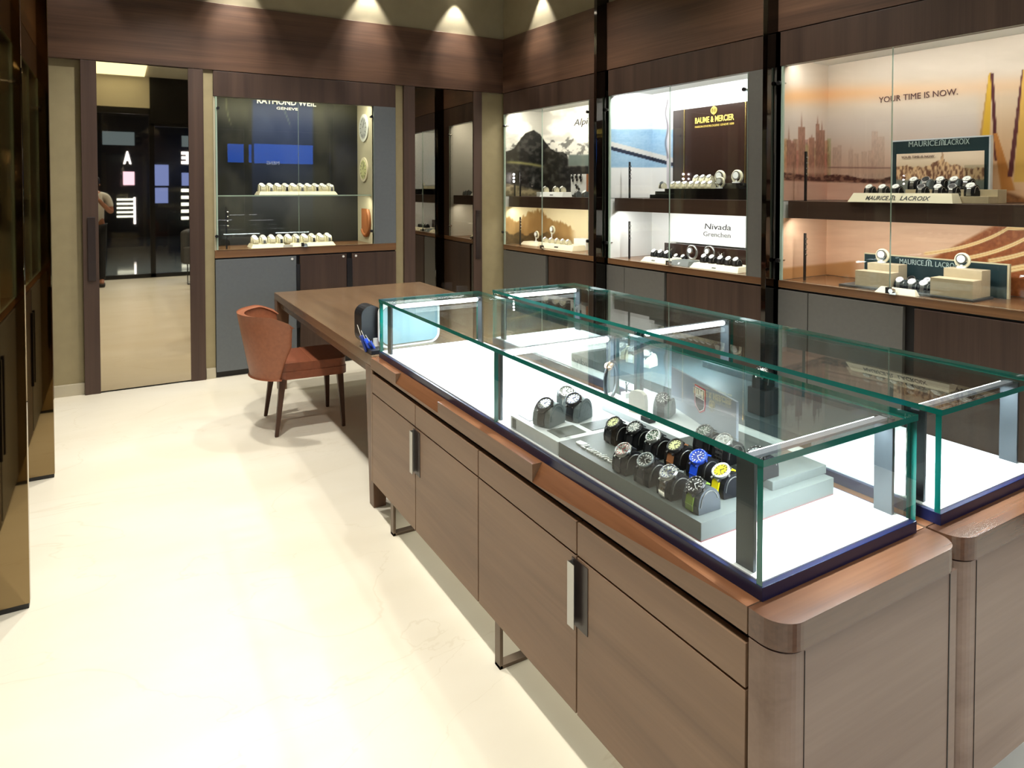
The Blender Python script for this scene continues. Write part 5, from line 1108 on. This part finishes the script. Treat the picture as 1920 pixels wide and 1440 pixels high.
for k in range(5): lit('product_shelf', 340, 354+k*13, 354, 360+k*13, 's_shelf', '%s lit product shelf down below the letter E, seen in the mirror' % ORD[k], 'shelf')
lit('light_column', 251, 370, 254, 420, 's_white', 'thin bright light column beside the lit shelves, seen in the mirror', 'light')
# blue screens reflected in the glass of the back showcase
def bl(px0, py0, px1, py1, label, m='s_blue', yv=17.0): return lit('advert_screen', px0, py0, px1, py1, m, label, 'screen', yv)
bl(427, 271, 471, 304, 'left small blue screen hanging in the mall, reflected in the back showcase'); bl(477, 273, 586, 306, 'wide blue screen hanging in the mall, reflected in the back showcase')
x0, y0, z0 = mir(524, 309, 16.9); t = thing('sign_lettering', 'white word on the wide blue screen, reflected in the back showcase', 'sign letter', (mir(500, 309, 16.9)[0], y0, z0), PI)
t.location.x = max(x0, mir(500, 309, 16.9)[0]); text(t, 'MENS', .12, 's_white', (0, 0, 0), name='letters', width=abs(x0-mir(500, 309, 16.9)[0]))
lit('light_column', 628, 258, 634, 406, 's_blue', 'tall pale blue light column at the shop entrance jamb', 'light', 13.3, .02)
for k, (a, b_, y_) in enumerate(((430, 482, 402), (400, 434, 412), (462, 512, 412))): lit('light_tube', a, y_, b_, y_+1.5, 's_white', ('upper', 'lower left', 'lower right')[k]+' white light tube in the mall, reflected in the back showcase', 'light', 15.5, .03)
struct(MB().box(2.3, 6.5, -9.2, -9.0, 0, 2.1, 'mall_dark').build('wall_kiosk'))
# person photographing, just behind the camera
def skin_body(name, verts, edges, m, parent, root=0, sub=2):
    me = bpy.data.meshes.new(name); me.from_pydata([v[:3] for v in verts], edges, []); o = bpy.data.objects.new(name, me); COL.objects.link(o)
    if parent: o.parent = parent
    md = o.modifiers.new('skin', 'SKIN'); md.use_smooth_shade = True
    for i, v in enumerate(verts):
        sv = me.skin_vertices[0].data[i]; sv.radius = (v[3], v[4] if len(v) > 4 else v[3]); sv.use_root = (i == root)
    ss = o.modifiers.new('sub', 'SUBSURF'); ss.levels = sub; ss.render_levels = sub; me.materials.append(M[m]); return o
t = thing('person', 'person in white shirt and black trousers taking a photograph, seen in the mirror', 'person', (-.32, -.62, 0))
body = [(0, 0, .98, .15, .11), (0, .01, 1.15, .135, .10), (0, .01, 1.34, .165, .11), (0, 0, 1.46, .10, .08), (0, .005, 1.53, .055), (-.09, 0, .92, .095), (-.10, .01, .50, .062), (-.10, -.02, .10, .042), (-.105, .12, .04, .042, .03),
        (.09, 0, .92, .095), (.10, .01, .50, .062), (.10, -.02, .10, .042), (.105, .12, .04, .042, .03),
        (-.19, 0, 1.43, .055), (-.25, .03, 1.17, .042), (-.12, .24, 1.33, .032), (-.07, .29, 1.40, .028), (.19, 0, 1.43, .055), (.25, .03, 1.17, .042), (.12, .24, 1.33, .032), (.07, .29, 1.40, .028), (0, .02, 1.60, .075, .085), (0, .02, 1.68, .07, .08)]
ed = [(0, 1), (1, 2), (2, 3), (3, 4), (4, 21), (21, 22), (0, 5), (5, 6), (6, 7), (7, 8), (0, 9), (9, 10), (10, 11), (11, 12), (3, 13), (13, 14), (14, 15), (15, 16), (3, 17), (17, 18), (18, 19), (19, 20)]
skin_body('body', body, ed, 'skin', t)
tr = [(b[0], b[1], b[2], *[r_*1.14 for r_ in b[3:]]) for b in (body[0], body[5], body[6], (-.10, -.02, .07, .05), body[9], body[10], (.10, -.02, .07, .05))]
skin_body('trousers', tr, [(0, 1), (1, 2), (2, 3), (0, 4), (4, 5), (5, 6)], 'trousers', t)
sh = [(0, 0, .93, .175, .135), (0, .01, 1.15, .15, .115), (0, .01, 1.34, .18, .125), (0, 0, 1.45, .11, .09), (-.19, 0, 1.43, .065), (-.24, .02, 1.24, .055), (.19, 0, 1.43, .065), (.24, .02, 1.24, .055)]
skin_body('shirt', sh, [(0, 1), (1, 2), (2, 3), (3, 4), (4, 5), (3, 6), (6, 7)], 'shirt', t)
MB().lathe((0, .005, 1.675), [(.082, -.05), (.094, 0), (.088, .05), (.06, .09), (0, .105)], 'hair', 20).build('hair', t)
fc = MB()
for sx in (-.028, .028): fc.cyl((sx, .098, 1.645), .008, .006, 'white', 10, 'y').cyl((sx, .103, 1.645), .004, .003, 'black', 8, 'y')
fc.build('eyes', t); MB().prism([(-.010, 1.60), (.010, 1.60), (.004, 1.64), (-.004, 1.64)], .09, .118, 'skin', 'y').build('nose', t); MB().box(-.02, .02, .094, .100, 1.573, 1.580, 'lips').build('mouth', t)
for sx in (-1, 1):
    MB().cyl((sx*.088, .02, 1.62), .014, .01, 'skin', 10, 'x').build('ear', t)
    for f in range(4): MB().tube([(sx*.075, .285, 1.385+.014*f), (sx*.072, .325, 1.39+.014*f), (sx*.05, .338, 1.392+.014*f), (sx*.035, .334, 1.392+.013*f)], [.009, .0085, .008, .007], 'skin', 8).build('finger', t)
    MB().tube([(sx*.07, .28, 1.43), (sx*.055, .295, 1.455), (sx*.035, .305, 1.45)], [.011, .010, .008], 'skin', 8).build('thumb', t)
    MB().box(sx*.105-.045, sx*.105+.045, -.07, .17, 0, .055, 'black').build('shoe', t, bevel=.02, seg=3)
ph = MB().box(-.075, .075, -.004, .004, -.035, .035, 'black').build('phone', bevel=.003); ph.location = (-.32, -.295, 1.42); tag(ph, 'black phone held up by the person, seen in the mirror', 'phone')
# armchair by the entrance
t = thing('armchair', 'dark grey armchair on thin metal legs near the entrance, seen in the mirror', 'chair', (1.25, -.35, 0), PI/2+.2)
MB().box(-.27, .27, -.27, .27, .34, .46, 'armchair').build('seat', t, bevel=.04, seg=4); MB().box(-.30, .30, .20, .32, .34, .88, 'armchair').build('backrest', t, bevel=.05, seg=4)
for sx in (-1, 1):
    MB().box(sx*.31-.045, sx*.31+.045, -.26, .28, .34, .62, 'armchair').build('armrest', t, bevel=.035, seg=4)
    MB().tube([(sx*.26, -.22, .34), (sx*.26, -.22, .01), (sx*.26, .22, .01), (sx*.26, .22, .34)], .010, 'black', 8).build('sled_leg', t)
# ceiling fixtures
for i, (x, y) in enumerate(DOWN+[(a, b_) for a, b_, _ in WASH]):
    t = thing('ceiling_downlight', 'round recessed white ceiling downlight', 'ceiling light', (x, y, CEIL-.014), 0, 'recessed ceiling downlights')
    MB().lathe((0, 0, 0), [(.048, .0), (.062, .0), (.064, .013), (.048, .013), (.048, 0)], 'white', 24).build('trim_ring', t); MB().cyl((0, 0, .010), .047, .003, 'led_warm', 20).build('lens', t)

# ------------------------------------------------------------------ groups of repeats, named by where they stand
def place_name(o):
    x, y, z = o.matrix_world.translation if o.parent is None and o.type == 'MESH' else o.location
    if x < XL+.02 and y < 5.9: return 'in the left wall showcases'
    if y > YB-.05 and x < 2.2: return 'on the glass shelf of the back showcase' if z > 1.3 else 'on the worktop of the back showcase'
    if x > 3.3 and y > 0:
        s_ = (YB-y); k = 'corner' if s_ < 1.5 else ('sea' if s_ < 3.1 else 'skyline')
        return 'on the %s of the %s showcase' % ('shelf' if z > 1.3 else 'worktop', k)
    if y > 0 and x < 1.62: return 'in the front glass case'
    if y > 0 and x < 2.3: return 'in the rear glass case'
    return None
bpy.context.view_layer.update()
PL = {'watch': 'wrist watches', 'watch cushion': 'watch cushions', 'tray': 'display trays', 'riser': 'display risers', 'stand': 'watch stands'}
buckets = {}
for o in SC.objects:
    if o.parent is None and 'label' in o and 'group' not in o and o.get('category') in PL:
        pn = place_name(o)
        if pn: buckets.setdefault(PL[o['category']]+' '+pn, []).append(o)
for g_, os_ in buckets.items():
    if len(os_) > 1:
        for o in os_: o['group'] = g_
for cat_, g_ in (('counter', 'walnut display counters'), ('display case', 'long glass display cases'), ('showcase', 'built-in wall showcases'), ('mirror', 'tall mirror doors in the back wall'), ('screwdriver', 'screwdrivers by the tool case'), ('card holder', 'acrylic card holders on the table'), ('shelf', 'lit product shelves across the mall'), ('sign letter', 'white sign letters across the mall'), ('screen', 'lit screens in the mall'), ('poster', 'lit posters across the mall')):
    os_ = [o for o in SC.objects if o.parent is None and o.get('category') == cat_]
    if len(os_) > 1:
        for o in os_: o['group'] = g_
